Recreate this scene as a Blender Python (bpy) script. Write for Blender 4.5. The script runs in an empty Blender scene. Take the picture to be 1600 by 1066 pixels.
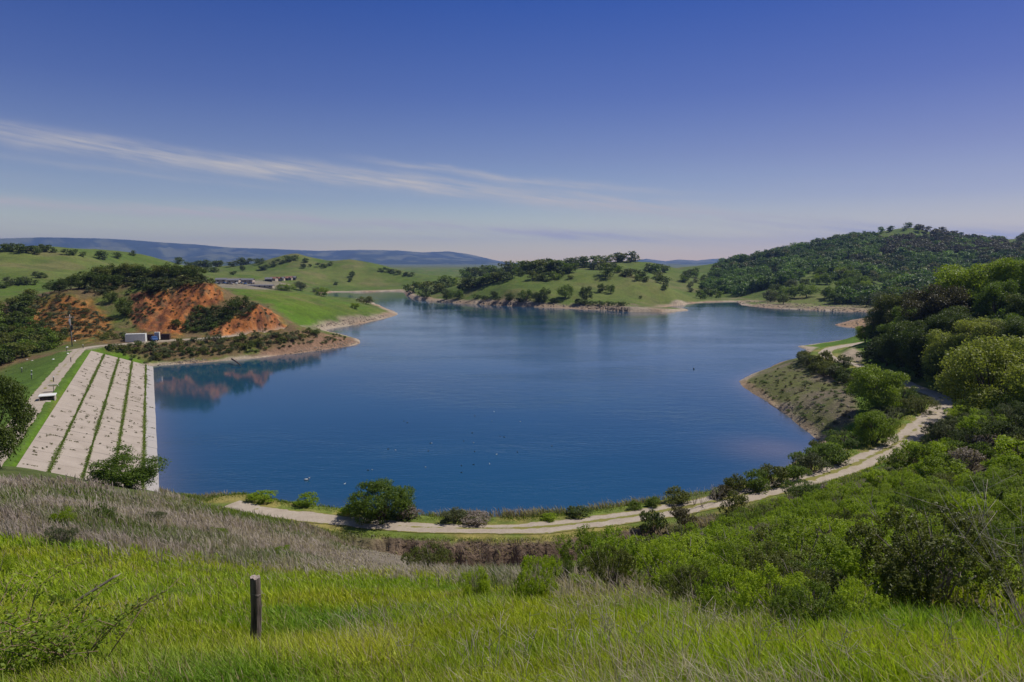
import bpy, bmesh, math, random
import numpy as np
from mathutils import Vector, Matrix
rng = np.random.default_rng(11); random.seed(11)
SC = bpy.context.scene; COL = SC.collection
R = math.radians
# ------------------------------------------------------------------ camera survey
W, H, F = 1600., 1066., 1600*24/36.
PITCH = R(6.6); CH = 28.0
CP, SP = math.cos(PITCH), math.sin(PITCH)
SUN_AZ, SUN_EL = R(70), R(54)

def slope_az(px, py):
    """bearing and rise per horizontal metre of the sight line through a photo point"""
    u = (np.asarray(px, float)-W/2)/F; v = (H/2-np.asarray(py, float))/F
    dy = CP+v*SP; dz = -SP+v*CP
    return np.arctan2(u, dy), dz/np.hypot(u, dy)
def at_z(px, py, z):
    a, s = slope_az(px, py); r = (z-CH)/s
    return np.array([r*np.sin(a), r*np.cos(a), z])
def at_y(px, py, Y):
    a, s = slope_az(px, py); r = Y/np.cos(a)
    return np.array([r*np.sin(a), Y, CH+r*s])
def project(x, y, z):
    dz = z-CH
    d = y*CP-dz*SP; v = (y*SP+dz*CP)
    d = np.where(d < .1, .1, d)
    return W/2+F*x/d, H/2-F*v/d
# ------------------------------------------------------------------ noise
def _h(ix, iy, seed):
    n = (ix.astype(np.int64)*374761393+iy.astype(np.int64)*668265263+seed*144269504) & 0xffffffff
    n = ((n ^ (n >> 13))*1274126177) & 0xffffffff
    return ((n ^ (n >> 16)) & 0xffff)/65535.
def vnoise(x, y, seed=0):
    ix = np.floor(x); iy = np.floor(y); fx = x-ix; fy = y-iy
    fx = fx*fx*fx*(fx*(fx*6-15)+10); fy = fy*fy*fy*(fy*(fy*6-15)+10)
    a = _h(ix, iy, seed); b = _h(ix+1, iy, seed); c = _h(ix, iy+1, seed); d = _h(ix+1, iy+1, seed)
    return (a+(b-a)*fx+(c-a)*fy+(a-b-c+d)*fx*fy)*2-1
def fbm(x, y, oct=4, seed=0, gain=.5):
    s = 0; amp = 1; tot = 0
    for k in range(oct):
        s = s+amp*vnoise(x*2**k+17.3*k, y*2**k-9.1*k, seed+k*7); tot += amp; amp *= gain
    return s/tot
def sstep(a, b, x):
    t = np.clip((x-a)/(b-a), 0, 1); return t*t*(3-2*t)
def inpoly(px, py, poly):
    poly = np.asarray(poly, float); n = len(poly); ins = np.zeros(px.shape, bool)
    j = n-1
    for i in range(n):
        xi, yi = poly[i]; xj, yj = poly[j]
        if yi != yj:
            c = ((yi > py) != (yj > py)) & (px < (xj-xi)*(py-yi)/(yj-yi)+xi)
            ins ^= c
        j = i
    return ins
def segdist(px, py, line, closed=False):
    line = np.asarray(line, float); best = np.full(px.shape, 1e18); n = len(line)
    for i in range(n if closed else n-1):
        a = line[i]; b = line[(i+1) % n]; d = b-a; L = d@d+1e-9
        t = np.clip(((px-a[0])*d[0]+(py-a[1])*d[1])/L, 0, 1)
        best = np.minimum(best, (px-a[0]-t*d[0])**2+(py-a[1]-t*d[1])**2)
    return np.sqrt(best)
def catmull(P, n):
    P = np.asarray(P, float); Q = np.vstack([2*P[0]-P[1], P, 2*P[-1]-P[-2]]); out = []
    for i in range(len(P)-1):
        p0, p1, p2, p3 = Q[i:i+4]
        for t in np.linspace(0, 1, n, endpoint=False):
            out.append(.5*((2*p1)+(p2-p0)*t+(2*p0-5*p1+4*p2-p3)*t*t+(3*p1-p0-3*p2+p3)*t**3))
    out.append(P[-1]); return np.array(out)
# ------------------------------------------------------------------ mesh helpers
def mesh_np(name, V, faces, mats=(), smooth=False, attrs=None, mi=None):
    """faces: list of int arrays (m,k)"""
    me = bpy.data.meshes.new(name); V = np.asarray(V, np.float32)
    me.vertices.add(len(V)); me.vertices.foreach_set('co', V.ravel())
    faces = [np.asarray(f, np.int32) for f in faces if len(f)]
    loops = np.concatenate([f.ravel() for f in faces]); tot = np.concatenate([np.full(len(f), f.shape[1], np.int32) for f in faces])
    start = np.concatenate([[0], np.cumsum(tot)[:-1]]).astype(np.int32)
    me.loops.add(len(loops)); me.loops.foreach_set('vertex_index', loops)
    me.polygons.add(len(tot)); me.polygons.foreach_set('loop_start', start); me.polygons.foreach_set('loop_total', tot)
    me.polygons.foreach_set('use_smooth', np.full(len(tot), bool(smooth)))
    if mi is not None: me.polygons.foreach_set('material_index', np.asarray(mi, np.int32))
    me.update(calc_edges=True)
    for k, a in (attrs or {}).items():
        a = np.asarray(a, np.float32)
        if a.ndim == 1:
            at = me.attributes.new(k, 'FLOAT', 'POINT'); at.data.foreach_set('value', a)
        else:
            at = me.attributes.new(k, 'FLOAT_COLOR', 'POINT'); c = np.ones((len(a), 4), np.float32); c[:, :3] = a
            at.data.foreach_set('color', c.ravel())
    for m in mats: me.materials.append(m)
    return me
def link(name, data, parent=None, loc=None):
    o = bpy.data.objects.new(name, data); COL.objects.link(o)
    if parent: o.parent = parent
    if loc is not None: o.location = loc
    return o
def tag(o, label=None, cat=None, group=None, kind=None):
    if label: o['label'] = label
    if cat: o['category'] = cat
    if group: o['group'] = group
    if kind: o['kind'] = kind
    return o
class MB:
    """collects simple shaped pieces into one mesh"""
    def __init__(s): s.V = []; s.Fq = []; s.Ft = []; s.n = 0
    def add(s, V, q=(), t=()):
        s.V.append(np.asarray(V, float))
        if len(q): s.Fq.append(np.asarray(q)+s.n)
        if len(t): s.Ft.append(np.asarray(t)+s.n)
        s.n += len(V)
    def box(s, c, size, rz=0, bev=0.0, tilt=None):
        bm = bmesh.new(); bmesh.ops.create_cube(bm, size=1)
        for v in bm.verts: v.co = Vector((v.co.x*size[0], v.co.y*size[1], v.co.z*size[2]))
        if bev > 0: bmesh.ops.bevel(bm, geom=bm.edges[:], offset=bev, segments=1, affect='EDGES')
        M = Matrix.Translation(c) @ Matrix.Rotation(rz, 4, 'Z')
        if tilt: M = M @ Matrix.Rotation(tilt[1], 4, tilt[0])
        bm.transform(M); s.bm(bm)
    def bm(s, bm):
        bm.verts.index_update()
        V = [v.co[:] for v in bm.verts]; q = []; t = []
        bmesh.ops.triangulate(bm, faces=[f for f in bm.faces if len(f.verts) > 4])
        for f in bm.faces:
            (q if len(f.verts) == 4 else t).append([v.index for v in f.verts])
        bm.free(); s.add(V, q, t)
    def tube(s, pts, rad, k=6, cap=True):
        pts = np.asarray(pts, float); n = len(pts); rad = np.broadcast_to(rad, (n,))
        T = np.gradient(pts, axis=0); T /= np.linalg.norm(T, axis=1)[:, None]+1e-9
        ref = np.array([0, 0, 1.]) if abs(T[:, 2]).mean() < .8 else np.array([1., 0, 0])
        U = np.cross(T, ref); U /= np.linalg.norm(U, axis=1)[:, None]+1e-9; B = np.cross(T, U)
        a = np.linspace(0, 2*math.pi, k, endpoint=False)
        V = pts[:, None, :]+rad[:, None, None]*(np.cos(a)[None, :, None]*U[:, None, :]+np.sin(a)[None, :, None]*B[:, None, :])
        V = V.reshape(-1, 3); q = []
        for i in range(n-1):
            for j in range(k):
                q.append([i*k+j, i*k+(j+1) % k, (i+1)*k+(j+1) % k, (i+1)*k+j])
        t = []
        if cap:
            V = np.vstack([V, pts[:1], pts[-1:]]); e = n*k
            for j in range(k):
                t.append([e, (j+1) % k, j]); t.append([e+1, (n-1)*k+j, (n-1)*k+(j+1) % k])
        s.add(V, q, t)
    def mesh(s, name, mats, smooth=False, attrs=None):
        V = np.vstack(s.V); f = []
        if s.Fq: f.append(np.vstack(s.Fq))
        if s.Ft: f.append(np.vstack(s.Ft))
        return mesh_np(name, V, f, mats if isinstance(mats, (list, tuple)) else [mats], smooth, attrs)
    def obj(s, name, mats, parent=None, smooth=False, loc=None):
        return link(name, s.mesh(name, mats, smooth), parent, loc)
# ------------------------------------------------------------------ material helpers
def newmat(name):
    m = bpy.data.materials.new(name); m.use_nodes = True; nt = m.node_tree; nt.nodes.clear()
    return m, nt, nt.nodes, nt.links
def N(nt, typ, **kw):
    n = nt.nodes.new(typ)
    for k, v in kw.items():
        if k.startswith('i_'):
            n.inputs[k[2:].replace('_', ' ')].default_value = v
        else: setattr(n, k, v)
    return n
def mixc(nt, fac, a, b, blend='MIX'):
    n = nt.nodes.new('ShaderNodeMix'); n.data_type = 'RGBA'; n.blend_type = blend
    for i, val in ((0, fac), (6, a), (7, b)):
        if isinstance(val, (int, float)): n.inputs[i].default_value = val
        elif isinstance(val, (tuple, list)): n.inputs[i].default_value = (*val[:3], 1)
        else: nt.links.new(val, n.inputs[i])
    return n.outputs[2]
def math_(nt, op, a, b=None, c=None, clamp=False):
    n = nt.nodes.new('ShaderNodeMath'); n.operation = op; n.use_clamp = clamp
    for i, val in enumerate((a, b, c)):
        if val is None: continue
        if isinstance(val, (int, float)): n.inputs[i].default_value = val
        else: nt.links.new(val, n.inputs[i])
    return n.outputs[0]
def maprange(nt, v, a, b, c=0., d=1., smooth=False):
    n = nt.nodes.new('ShaderNodeMapRange'); n.interpolation_type = 'SMOOTHSTEP' if smooth else 'LINEAR'
    nt.links.new(v, n.inputs[0])
    for i, x in enumerate((a, b, c, d)): n.inputs[i+1].default_value = x
    return n.outputs[0]
def noise(nt, scale, detail=4, rough=.55, vec=None, stretch=None):
    if vec is None: vec = nt.nodes.new('ShaderNodeTexCoord').outputs['Object']
    if stretch:
        mp = nt.nodes.new('ShaderNodeMapping'); mp.inputs['Scale'].default_value = stretch; nt.links.new(vec, mp.inputs[0]); vec = mp.outputs[0]
    n = nt.nodes.new('ShaderNodeTexNoise'); n.inputs['Scale'].default_value = scale; n.inputs['Detail'].default_value = detail; n.inputs['Roughness'].default_value = rough
    nt.links.new(vec, n.inputs['Vector']); return n.outputs['Fac']
def surf_mat(name, c1, c2, scale=3., rough=.85, bump=.3, bscale=None, spec=.3, metallic=0., stretch=None, bdist=.05):
    m, nt, nodes, links = newmat(name)
    nz = noise(nt, scale, 5, .6, stretch=stretch)
    col = mixc(nt, maprange(nt, nz, .35, .65), c1, c2)
    p = N(nt, 'ShaderNodeBsdfPrincipled'); links.new(col, p.inputs['Base Color'])
    p.inputs['Roughness'].default_value = rough; p.inputs['Specular IOR Level'].default_value = spec; p.inputs['Metallic'].default_value = metallic
    if bump:
        b = N(nt, 'ShaderNodeBump'); b.inputs['Strength'].default_value = bump; b.inputs['Distance'].default_value = bdist
        links.new(noise(nt, bscale or scale*4, 4, .6, stretch=stretch), b.inputs['Height']); links.new(b.outputs[0], p.inputs['Normal'])
    o = N(nt, 'ShaderNodeOutputMaterial'); links.new(p.outputs[0], o.inputs[0]); return m
def leaf_mat(name, c1, c2, trans=.35, attr=None):
    m, nt, nodes, links = newmat(name)
    if attr:
        at = N(nt, 'ShaderNodeAttribute', attribute_name=attr); col = at.outputs['Color']
    else:
        at = N(nt, 'ShaderNodeAttribute', attribute_name='tint'); oi = N(nt, 'ShaderNodeObjectInfo')
        f = math_(nt, 'MULTIPLY_ADD', oi.outputs['Random'], .45, math_(nt, 'MULTIPLY', at.outputs['Fac'], .6))
        col = mixc(nt, f, c1, c2)
    d = N(nt, 'ShaderNodeBsdfPrincipled'); links.new(col, d.inputs['Base Color']); d.inputs['Roughness'].default_value = .5; d.inputs['Specular IOR Level'].default_value = .25
    t = N(nt, 'ShaderNodeBsdfTranslucent')
    links.new(mixc(nt, 1., col, (1.15, 1.2, .6), 'MULTIPLY'), t.inputs['Color'])
    mx = N(nt, 'ShaderNodeMixShader'); mx.inputs[0].default_value = trans
    links.new(d.outputs[0], mx.inputs[1]); links.new(t.outputs[0], mx.inputs[2])
    o = N(nt, 'ShaderNodeOutputMaterial'); links.new(mx.outputs[0], o.inputs[0]); return m
# ------------------------------------------------------------------ shoreline, road, dam in plan
SHORE_PX = [(237,572),(300,568),(350,564),(400,560),(440,555),(480,550.5),(520,545),(550,540),(563,536),(558,530),(543,525),(530,521.5),(515,518.5),(508,516),
 (520,513),(545,509),(580,503),(605,497),(622,491.5),(618,487),(600,481),(585,476),(565,470),(530,467),(515,464),(502,461.5),(500,458.5),
 (520,456.5),(560,456.8),(600,455.5),(622,455),(632,457),(637,462),(647,467),(668,470),(692,472.5),(730,475),(790,478),(850,480.5),(900,483),(950,485),(985,487.5),
 (1040,488),(1074,485),(1070,482.5),(1035,481.5),(1055,478),(1078,475),(1100,473),(1150,471.5),(1158,477),(1200,481.5),(1260,484.5),(1320,487),(1370,488),(1410,490),
 (1420,493),(1365,495.5),(1330,500),(1304,507.5),(1312,510.5),(1345,513),(1365,517),(1330,529),(1270,538),(1247,541.5),(1262,546),(1258,556),(1235,569),(1200,577),(1175,585),(1155,596),
 (1160,604),(1185,620),(1215,640),(1240,658),(1262,675),(1280,690),(1272,699),(1250,715),(1228,731),(1190,752),(1140,779),(1060,803),(1000,813),(900,824),(800,827),(700,826),
 (600,821),(500,808),(400,796),(320,786),(262,779),(252,769)]
SHORE = np.array([at_z(x, y, 0)[:2] for x, y in SHORE_PX])
ROAD_PX = [(362,786,5.6),(400,796,5.5),(450,803,5.3),(560,815,5.2),(650,823,5.1),(760,825.5,5.0),(850,823,5.0),(950,811.5,5.0),(1050,796,5.0),(1150,776,5.1),(1250,752,5.2),(1300,738,5.2),(1350,719,5.2),
 (1400,694,5.2),(1440,664,5.3),(1468,638,5.5),(1471,622,5.8),(1450,612,5.9),(1415,598,5.9),(1380,583,5.9),(1340,570,5.8),(1306,562,5.6),(1290,553,5.5),(1297,545,5.4),(1330,538.5,5.3),(1360,534,5.3)]
ROAD = np.array([at_z(*p) for p in ROAD_PX])
ROADF = catmull(ROAD, 14)
# short track by the white containers and on round the little red cliff
TRACK_PX = [(112,548,5.4),(150,541,5.4),(185,538,5.4),(240,533,5.3),(290,530,5.2),(350,526,5.2),(400,521,5.2),(430,518,5.1),(455,512,4.9),(466,509,4.6)]
TRACK = np.array([at_z(*p) for p in TRACK_PX]); TRACKF = catmull(TRACK, 12)
DD = np.array([.468, -.884]); DD /= np.linalg.norm(DD); DN = np.array([-DD[1], DD[0]])     # along the dam (towards us), towards the water
DAM_S0, DAM_S1 = -206., -86.
OFF_TOP, OFF_WAT, OFF_ROAD = -14.3, -.35, -17.2
def dam_so(x, y): return x*DD[0]+y*DD[1], x*DN[0]+y*DN[1]
def dam_xy(s, o): return np.array([s*DD[0]+o*DN[0], s*DD[1]+o*DN[1]])
def dam_profile(o):
    return np.interp(o, [-60, -34, -20, -15.2, OFF_TOP, OFF_WAT, 10], [1.3, 1.6, 5.35, 5.5, 5.2, 0, -3.9])
# ------------------------------------------------------------------ survey points
CT = []
def CZ(px, py, z): CT.append(at_z(px, py, z))
def CY(px, py, Y, dz=0):
    p = at_y(px, py, Y); p[2] += dz; CT.append(p)
def CA(azdeg, r, z): CT.append(np.array([r*math.sin(R(azdeg)), r*math.cos(R(azdeg)), z]))
for p in SHORE: CT.append(np.array([p[0], p[1], 0.]))
for p in ROAD: CT.append(p.copy())
for p in TRACK: CT.append(p.copy())
for x, y in [(300,700),(400,650),(600,700),(800,750),(1000,700),(1150,700),(900,600),(700,550),(500,580),(1100,600),(1200,640),(900,520),(1200,510),(700,497),(1280,497),(600,520),(330,740),(650,780),(950,780)]:
    p = at_z(x, y, 0); p[2] = -4; CT.append(p)
for px, rows in {
  800: [(1066,6.0),(985,9.5),(930,14),(905,22),(890,35)],
  400: [(1066,6.0),(1020,8.2),(950,13),(895,24),(850,40),(811,53)],
  600: [(1066,6.0),(985,9.7),(930,15),(890,29),(868,42)],
  100: [(1066,6.4),(950,12.5),(850,24),(800,36),(762,50),(747,58)],
  0:   [(1066,6.4),(1000,8),(850,22),(790,36),(730,60)],
  250: [(1066,6.2),(850,30),(800,46),(771,60)],
  1000:[(1066,5.9),(985,9.3),(930,14)],
  1200:[(1066,5.8),(975,9.8)],
  1450:[(1066,5.6),(1000,7.5),(935,12)],
  1600:[(1066,5.4),(960,9)]}.items():
    for py, Y in rows: CY(px, py, Y)
for px, rows in {  # ground under the right-hand brush: Y, z
  1000:[(22,17.2),(35,11.6),(46,6.6),(52,4.4)],
  1200:[(20,18.0),(35,12.4),(50,8.0),(58,6.1)],
  1450:[(20,19.2),(35,14.6),(55,10.2),(75,7.8),(88,6.8)],
  1600:[(16,20.2),(22,17.6),(30,15.2),(50,12.4),(80,11.5),(110,14.5),(140,19),(170,22)],
  1750:[(8,23),(20,20),(50,17),(110,23),(170,32)],
  1500:[(110,8.0),(130,12.5),(170,18),(230,22),(300,17)],
  1400:[(170,9.5),(200,9),(150,8.0)], 1370:[(260,4)], 1450.1:[(230,15),(150,12)], 1550:[(230,25),(300,24),(400,14)], 1600.1:[(260,29),(420,16)], 1700:[(300,32),(450,24)]}.items():
    for Y, z in rows: CT.append(np.array([at_y(px, 533, Y)[0], Y, z]))
for px, Y, z in [(850,40,9.1),(850,44.5,7.0),(850,48,5.2),(700,40,9.3),(700,45,7.1),(700,48.5,5.6),(950,40,9.2),(950,45,6.8),(950,48.5,4.9),(600,48,7.3),(850,50.2,4.3),(700,50.5,4.8),(560,52.5,5.9),(950,51.5,4.2)]: CT.append(np.array([at_y(px, 533, Y)[0], Y, z]))
# bank between road and lake
for px, Y, z in [(1250,82,3.2),(1400,92,3.6),(1330,85,3.6)]: CT.append(np.array([at_y(px, 700, Y)[0], Y, z]))
# dry point on the right shore
for px, py, z in [(1200,600,1.6),(1260,620,2.4),(1300,650,2.6),(1320,620,4.5),(1260,580,3.6),(1230,565,1.2)]: CZ(px, py, z)
# dam, its downstream slope and the valley below it
for s in (-206, -180, -150, -120, -95):
    for o in (-60, -34, -20, -17, OFF_TOP, -7):
        p = dam_xy(s, o); CT.append(np.array([p[0], p[1], float(dam_profile(o))]))
p = dam_xy(-80, -16); CT.append(np.array([p[0], p[1], 6.2])); p = dam_xy(-70, -22); CT.append(np.array([p[0], p[1], 9.0])); p = dam_xy(-78, -30); CT.append(np.array([p[0], p[1], 5.5]))
# red hill, mounds and shore below
for px, py, Y in [(160,445,262),(195,432,264),(230,427,264),(270,428,260),(300,433,256),(338,447,246),(368,462,250),(200,458,241),(250,452,238),(300,448,237),(340,453,237),
  (200,512,218),(250,516,217),(290,521,216),(335,482,230),(330,502,222),(378,490,229),(404,478,228),(382,491,223),(350,508,219),(330,525,211),(400,521,212),(440,514,217),(448,505,227),
  (105,458,240),(60,476,235),(140,471,236),(168,500,223),(100,526,205),(150,531,200),(40,500,225),(0,520,215),(0,562,176),(30,555,190),(60,560,170),
  (400,452,330),(470,458,345),(530,469,355),(580,480,362),(380,472,290),(450,490,281),(500,501,290),(560,491,325),(430,470,300),
  (360,441,560),(440,441,620),(300,440,560),(500,447,690),(560,451,705),(480,430,720),(400,431,750),(460,407,820),(540,414,800),(350,418,900),(300,417,900),(600,430,770),(645,440,730),(500,421,800),(420,421,860),
  (0,398,500),(60,394,520),(120,403,505),(155,414,520),(212,407,600),(246,416,580),(100,432,420),(0,432,400),(0,466,320),(100,452,300),(-80,390,520),(-80,440,380),(-60,500,230),
  (900,424,520),(860,425,512),(820,429,500),(780,437,506),(720,451,512),(680,463,522),(960,425,520),(1000,433,500),(1040,449,470),(1066,466,440),(900,455,450),(800,460,447),(1000,461,446),(850,440,475),(950,440,475),
  (970,409,720),(1030,413,720),(1082,440,640),(1060,427,690),(925,416,690),(1100,466,530),(1140,452,600),(1110,413,900),(1090,428,780),
  (1425,357,900),(1300,381,850),(1200,401,820),(1130,416,790),(1500,373,880),(1560,386,810),(1610,374,800),(1420,402,700),(1300,431,560),(1200,451,520),(1400,441,560),(1500,422,650),(1200,476,436),(1300,481,402),(1370,483,390),(1700,370,820),(1360,372,870)]:
    CY(px, py, Y)
for px, Y, z in [(900,600,12),(800,600,9),(700,600,6),(430,430,8.5),(500,450,3.5),(330,400,9),(380,1050,14),(460,1050,16),(540,1050,14),(640,900,6),(700,900,6),(200,800,14),(100,800,18),(970,900,14),(1100,1150,14),(1425,1200,36),(1600,1150,40),(1200,1200,20),(0,700,24)]:
    CT.append(np.array([at_y(px, 533, Y)[0], Y, float(z)]))
for a in range(-60, 61, 15):
    for r, z in ((1700, 12), (3500, 8), (7000, 5), (13000, 3)): CA(a, r, z)
CA(0, .9, CH-2.05); CA(90, .9, CH-1.75); CA(-90, .9, CH-1.75); CA(180, .9, CH-1.4); CA(-180, .9, CH-1.4); CA(0, 3, CH-2.85); CA(30, 3, CH-2.7); CA(-30, 3, CH-2.75)
for a, L in {-56: [(10,24.2),(40,17),(80,11.5),(150,4),(300,12),(800,36)], -85: [(10,26),(40,24),(120,20),(300,30),(800,45),(3000,60)], 55: [(10,24),(40,19.5),(120,25),(300,42),(800,60)], 85: [(10,26),(40,26),(120,36),(300,55),(800,75),(3000,60)],
  130: [(10,28),(40,34),(120,50),(300,70),(800,80),(5000,60)], -130: [(10,28),(40,34),(120,45),(300,60),(800,70),(5000,60)], 180: [(10,29),(40,38),(120,60),(300,80),(800,90),(5000,60)], -180: [(10,29),(40,38),(120,60),(300,80),(800,90),(5000,60)]}.items():
    for r, z in L: CA(a, r, z)
CT = np.array(CT)
def _uv(x, y):
    r = np.hypot(x, y); return np.stack([np.arctan2(x, y), np.log(np.maximum(r, .4))*.8], -1)
CU = _uv(CT[:, 0], CT[:, 1])
_, keep = np.unique(np.round(CU*400), axis=0, return_index=True)
CT = CT[keep]; CU = CU[keep]
def _phi(d2): return np.power(d2, .8)
_n = len(CU)
_A = np.zeros((_n+3, _n+3)); _A[:_n, :_n] = _phi(((CU[:, None]-CU[None])**2).sum(-1)) - np.eye(_n)*0.0
_A[:_n, _n] = 1; _A[:_n, _n+1:] = CU; _A[_n, :_n] = 1; _A[_n+1:, :_n] = CU.T
_w = np.linalg.solve(_A, np.concatenate([CT[:, 2], np.zeros(3)]))
def rbf(U):
    out = np.empty(len(U))
    for i in range(0, len(U), 20000):
        u = U[i:i+20000]; d2 = ((u[:, None, 0]-CU[None, :, 0])**2+(u[:, None, 1]-CU[None, :, 1])**2)
        out[i:i+20000] = _phi(d2)@_w[:_n]+_w[_n]+u@_w[_n+1:]
    return out
# polar grid, finest where the photo looks
def seg(a, b, n): return np.exp(np.linspace(math.log(a), math.log(b), n, endpoint=False))
RG = np.concatenate([seg(.5, 4, 30), seg(4, 46, 170), seg(46, 75, 75), seg(75, 175, 110), seg(175, 262, 120), seg(262, 560, 130), seg(560, 1100, 110), seg(1100, 13000, 50), [13000]])
AG = np.concatenate([np.linspace(-180, -46, 68, endpoint=False), np.linspace(-46, 46, 620, endpoint=False), np.linspace(46, 180, 69)])
AG = np.radians(AG)
# coarse evaluation then bilinear fill
def bil(G, ag, rg, a, lr):
    ia = np.clip(np.searchsorted(ag, a, side='right')-1, 0, len(ag)-2); ir = np.clip(np.searchsorted(rg, lr, side='right')-1, 0, len(rg)-2)
    fa = np.clip((a-ag[ia])/(ag[ia+1]-ag[ia]), 0, 1); fr = np.clip((lr-rg[ir])/(rg[ir+1]-rg[ir]), 0, 1)
    return G[ia, ir]*(1-fa)*(1-fr)+G[ia+1, ir]*fa*(1-fr)+G[ia, ir+1]*(1-fa)*fr+G[ia+1, ir+1]*fa*fr
_ac = np.unique(np.concatenate([AG[::3], AG[-1:]])); _rc = np.unique(np.concatenate([np.log(RG[::2]), np.log(RG[-1:])]))
AA, RR = np.meshgrid(_ac, _rc, indexing='ij')
ZC = rbf(np.stack([AA.ravel(), RR.ravel()*.8], -1)).reshape(AA.shape)
AA, RR = np.meshgrid(AG, RG, indexing='ij')
X = RR*np.sin(AA); Y = RR*np.cos(AA)
Z = bil(ZC, _ac, _rc, AA.ravel(), np.log(RR).ravel()).reshape(AA.shape)
PX, PY = project(X, Y, Z)
def zone(poly, r0, r1, feather=6, jit=0):
    """soft area given by sight lines and a distance range"""
    m = np.zeros(X.shape); sel = (RR > r0) & (RR < r1) & (PX > -900) & (PX < 2400) & (Y > 0)
    qx = PX[sel]; qy = PY[sel]
    if jit:
        qx = qx+jit*fbm(X[sel]/RR[sel]*90, RR[sel]**.5*9, 4, 3); qy = qy+jit*.6*fbm(X[sel]/RR[sel]*90+50, RR[sel]**.5*9, 4, 5)
    ins = inpoly(qx, qy, poly); d = segdist(qx, qy, poly, True)
    m[sel] = sstep(-feather, feather, np.where(ins, d, -d)); return m
CLIFF = zone([(206,462),(225,452),(262,455),(285,446),(330,446),(348,452),(350,468),(322,480),(300,492),(288,520),(276,528),(235,522),(205,508),(203,480)], 200, 305, 5, 10)
CLIFF2 = zone([(316,528),(345,509),(380,490),(402,478),(420,482),(448,506),(435,516),(370,525)], 195, 285, 4, 6)
MOUND = zone([(25,498),(60,474),(105,460),(140,470),(182,512),(160,530),(110,532),(40,512)], 185, 330, 8, 14)
ORG = np.clip(CLIFF+CLIFF2+.75*MOUND, 0, 1)
HILLS = zone([(-700,560),(-400,520),(20,470),(90,440),(150,425),(240,420),(330,430),(372,460),(420,476),(470,510),(520,520),(560,535),(440,552),(240,568),(150,540),(60,572),(-150,640),(-700,680)], 165, 345, 6, 8)
# relief
nz = fbm(X/7, Y/7, 4, 1)*.16*sstep(4, 12, RR)*(RR < 90) + fbm(X/1.4, Y/1.4, 3, 2)*.05*(RR < 60)
Z = Z+nz
Z = Z+(fbm(X/22, Y/22, 5, 21)*.8*sstep(150, 200, RR)*(1-sstep(335, 365, RR))+(fbm(X/75, Y/75, 5, 22)*3.2+2.4*(.35-np.abs(fbm(X/110+4, Y/110, 3, 26))))*sstep(335, 400, RR)*(1-sstep(1200, 2500, RR)) + fbm(X/17, Y/17, 3, 28)*.5*sstep(335, 400, RR)*(1-sstep(1200, 2500, RR)))
for bx, bY, bR, bA in [(460,820,60,5.5),(540,800,70,5),(590,775,50,2.5),(212,600,45,6),(395,760,45,2.5),(330,800,50,3),(120,505,60,3),(20,480,50,3),(505,745,28,-2.5),(430,760,30,-3)]:
    q_ = at_y(bx, 500, bY); Z = Z+bA*np.exp(-((X-q_[0])**2+((Y-bY)*.8)**2)/bR**2)
rid = 1-np.abs(fbm(X/5.5+fbm(X/9, Y/9, 2, 8)*.6, Y/11, 4, 31)); Z = Z+ORG*((rid-.7)*3.4+fbm(X/1.8, Y/1.8, 3, 33)*.7)
# far plain flattened
# dam
DS, DO = dam_so(X, Y)
wd = sstep(DAM_S0-3, DAM_S0+1, DS)*(1-sstep(-94, -84, DS))*sstep(-62, -38, DO)*(1-sstep(10, 14, DO))
under = .35*sstep(OFF_TOP-.6, OFF_TOP+.3, DO)
Z = Z*(1-wd)+wd*(dam_profile(DO)-under+.05*fbm(X/3, Y/3, 3, 4)*(DO < -15))
# gully beside the road (camera side)
sel = (RR > 38) & (RR < 140) & (Y > 30)
def line_info(x, y, L):
    best = np.full(x.shape, 1e18); zz = np.zeros(x.shape); side = np.zeros(x.shape); arc = np.zeros(x.shape); acc = 0
    for i in range(len(L)-1):
        a = L[i]; b = L[i+1]; d = b[:2]-a[:2]; l2 = d@d+1e-9
        t = np.clip(((x-a[0])*d[0]+(y-a[1])*d[1])/l2, 0, 1); ex = x-a[0]-t*d[0]; ey = y-a[1]-t*d[1]; q = ex*ex+ey*ey
        m = q < best; best[m] = q[m]; zz[m] = (a[2]+t*(b[2]-a[2]))[m]; side[m] = np.sign(d[0]*ey-d[1]*ex)[m]; arc[m] = (acc+t*math.sqrt(l2))[m]; acc += math.sqrt(l2)
    return np.sqrt(best), zz, side, arc
sel = (RR > 40) & (RR < 215) & (PX > 250) & (PX < 1650)
rd = np.full(X.shape, 99.); rz = np.zeros(X.shape); rs = np.zeros(X.shape)
rd[sel], rz[sel], rs[sel], _ = line_info(X[sel], Y[sel], ROADF[::2])
jg = fbm(X/1.7, Y/1.7, 4, 41)
ng = rd+jg*.8+.35*fbm(X/.55+3, Y/.9, 3, 47)
gw = sstep(470, 640, PX)*(1-sstep(1010, 1090, PX))*(rs < 0)*(RR < 90)
gdepth = gw*2.1*sstep(2.9, 4.8, ng)*(1-sstep(8.5, 13.5, ng))
w = 1-sstep(2.4, 5.5, rd)
Z = Z*(1-w)+(rz-.10+.05*fbm(X/1.3, Y/1.3, 3, 44)*sstep(1.6, 2.4, rd))*w-gdepth*sstep(2.3, 3.2, rd)
sel = (RR > 160) & (RR < 300) & (PX < 520)
td = np.full(X.shape, 99.); tz = np.zeros(X.shape)
td[sel], tz[sel], _, _ = line_info(X[sel], Y[sel], TRACKF[::2])
w = 1-sstep(1.7, 4.5, td); Z = Z*(1-w)+(tz-.08)*w
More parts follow.
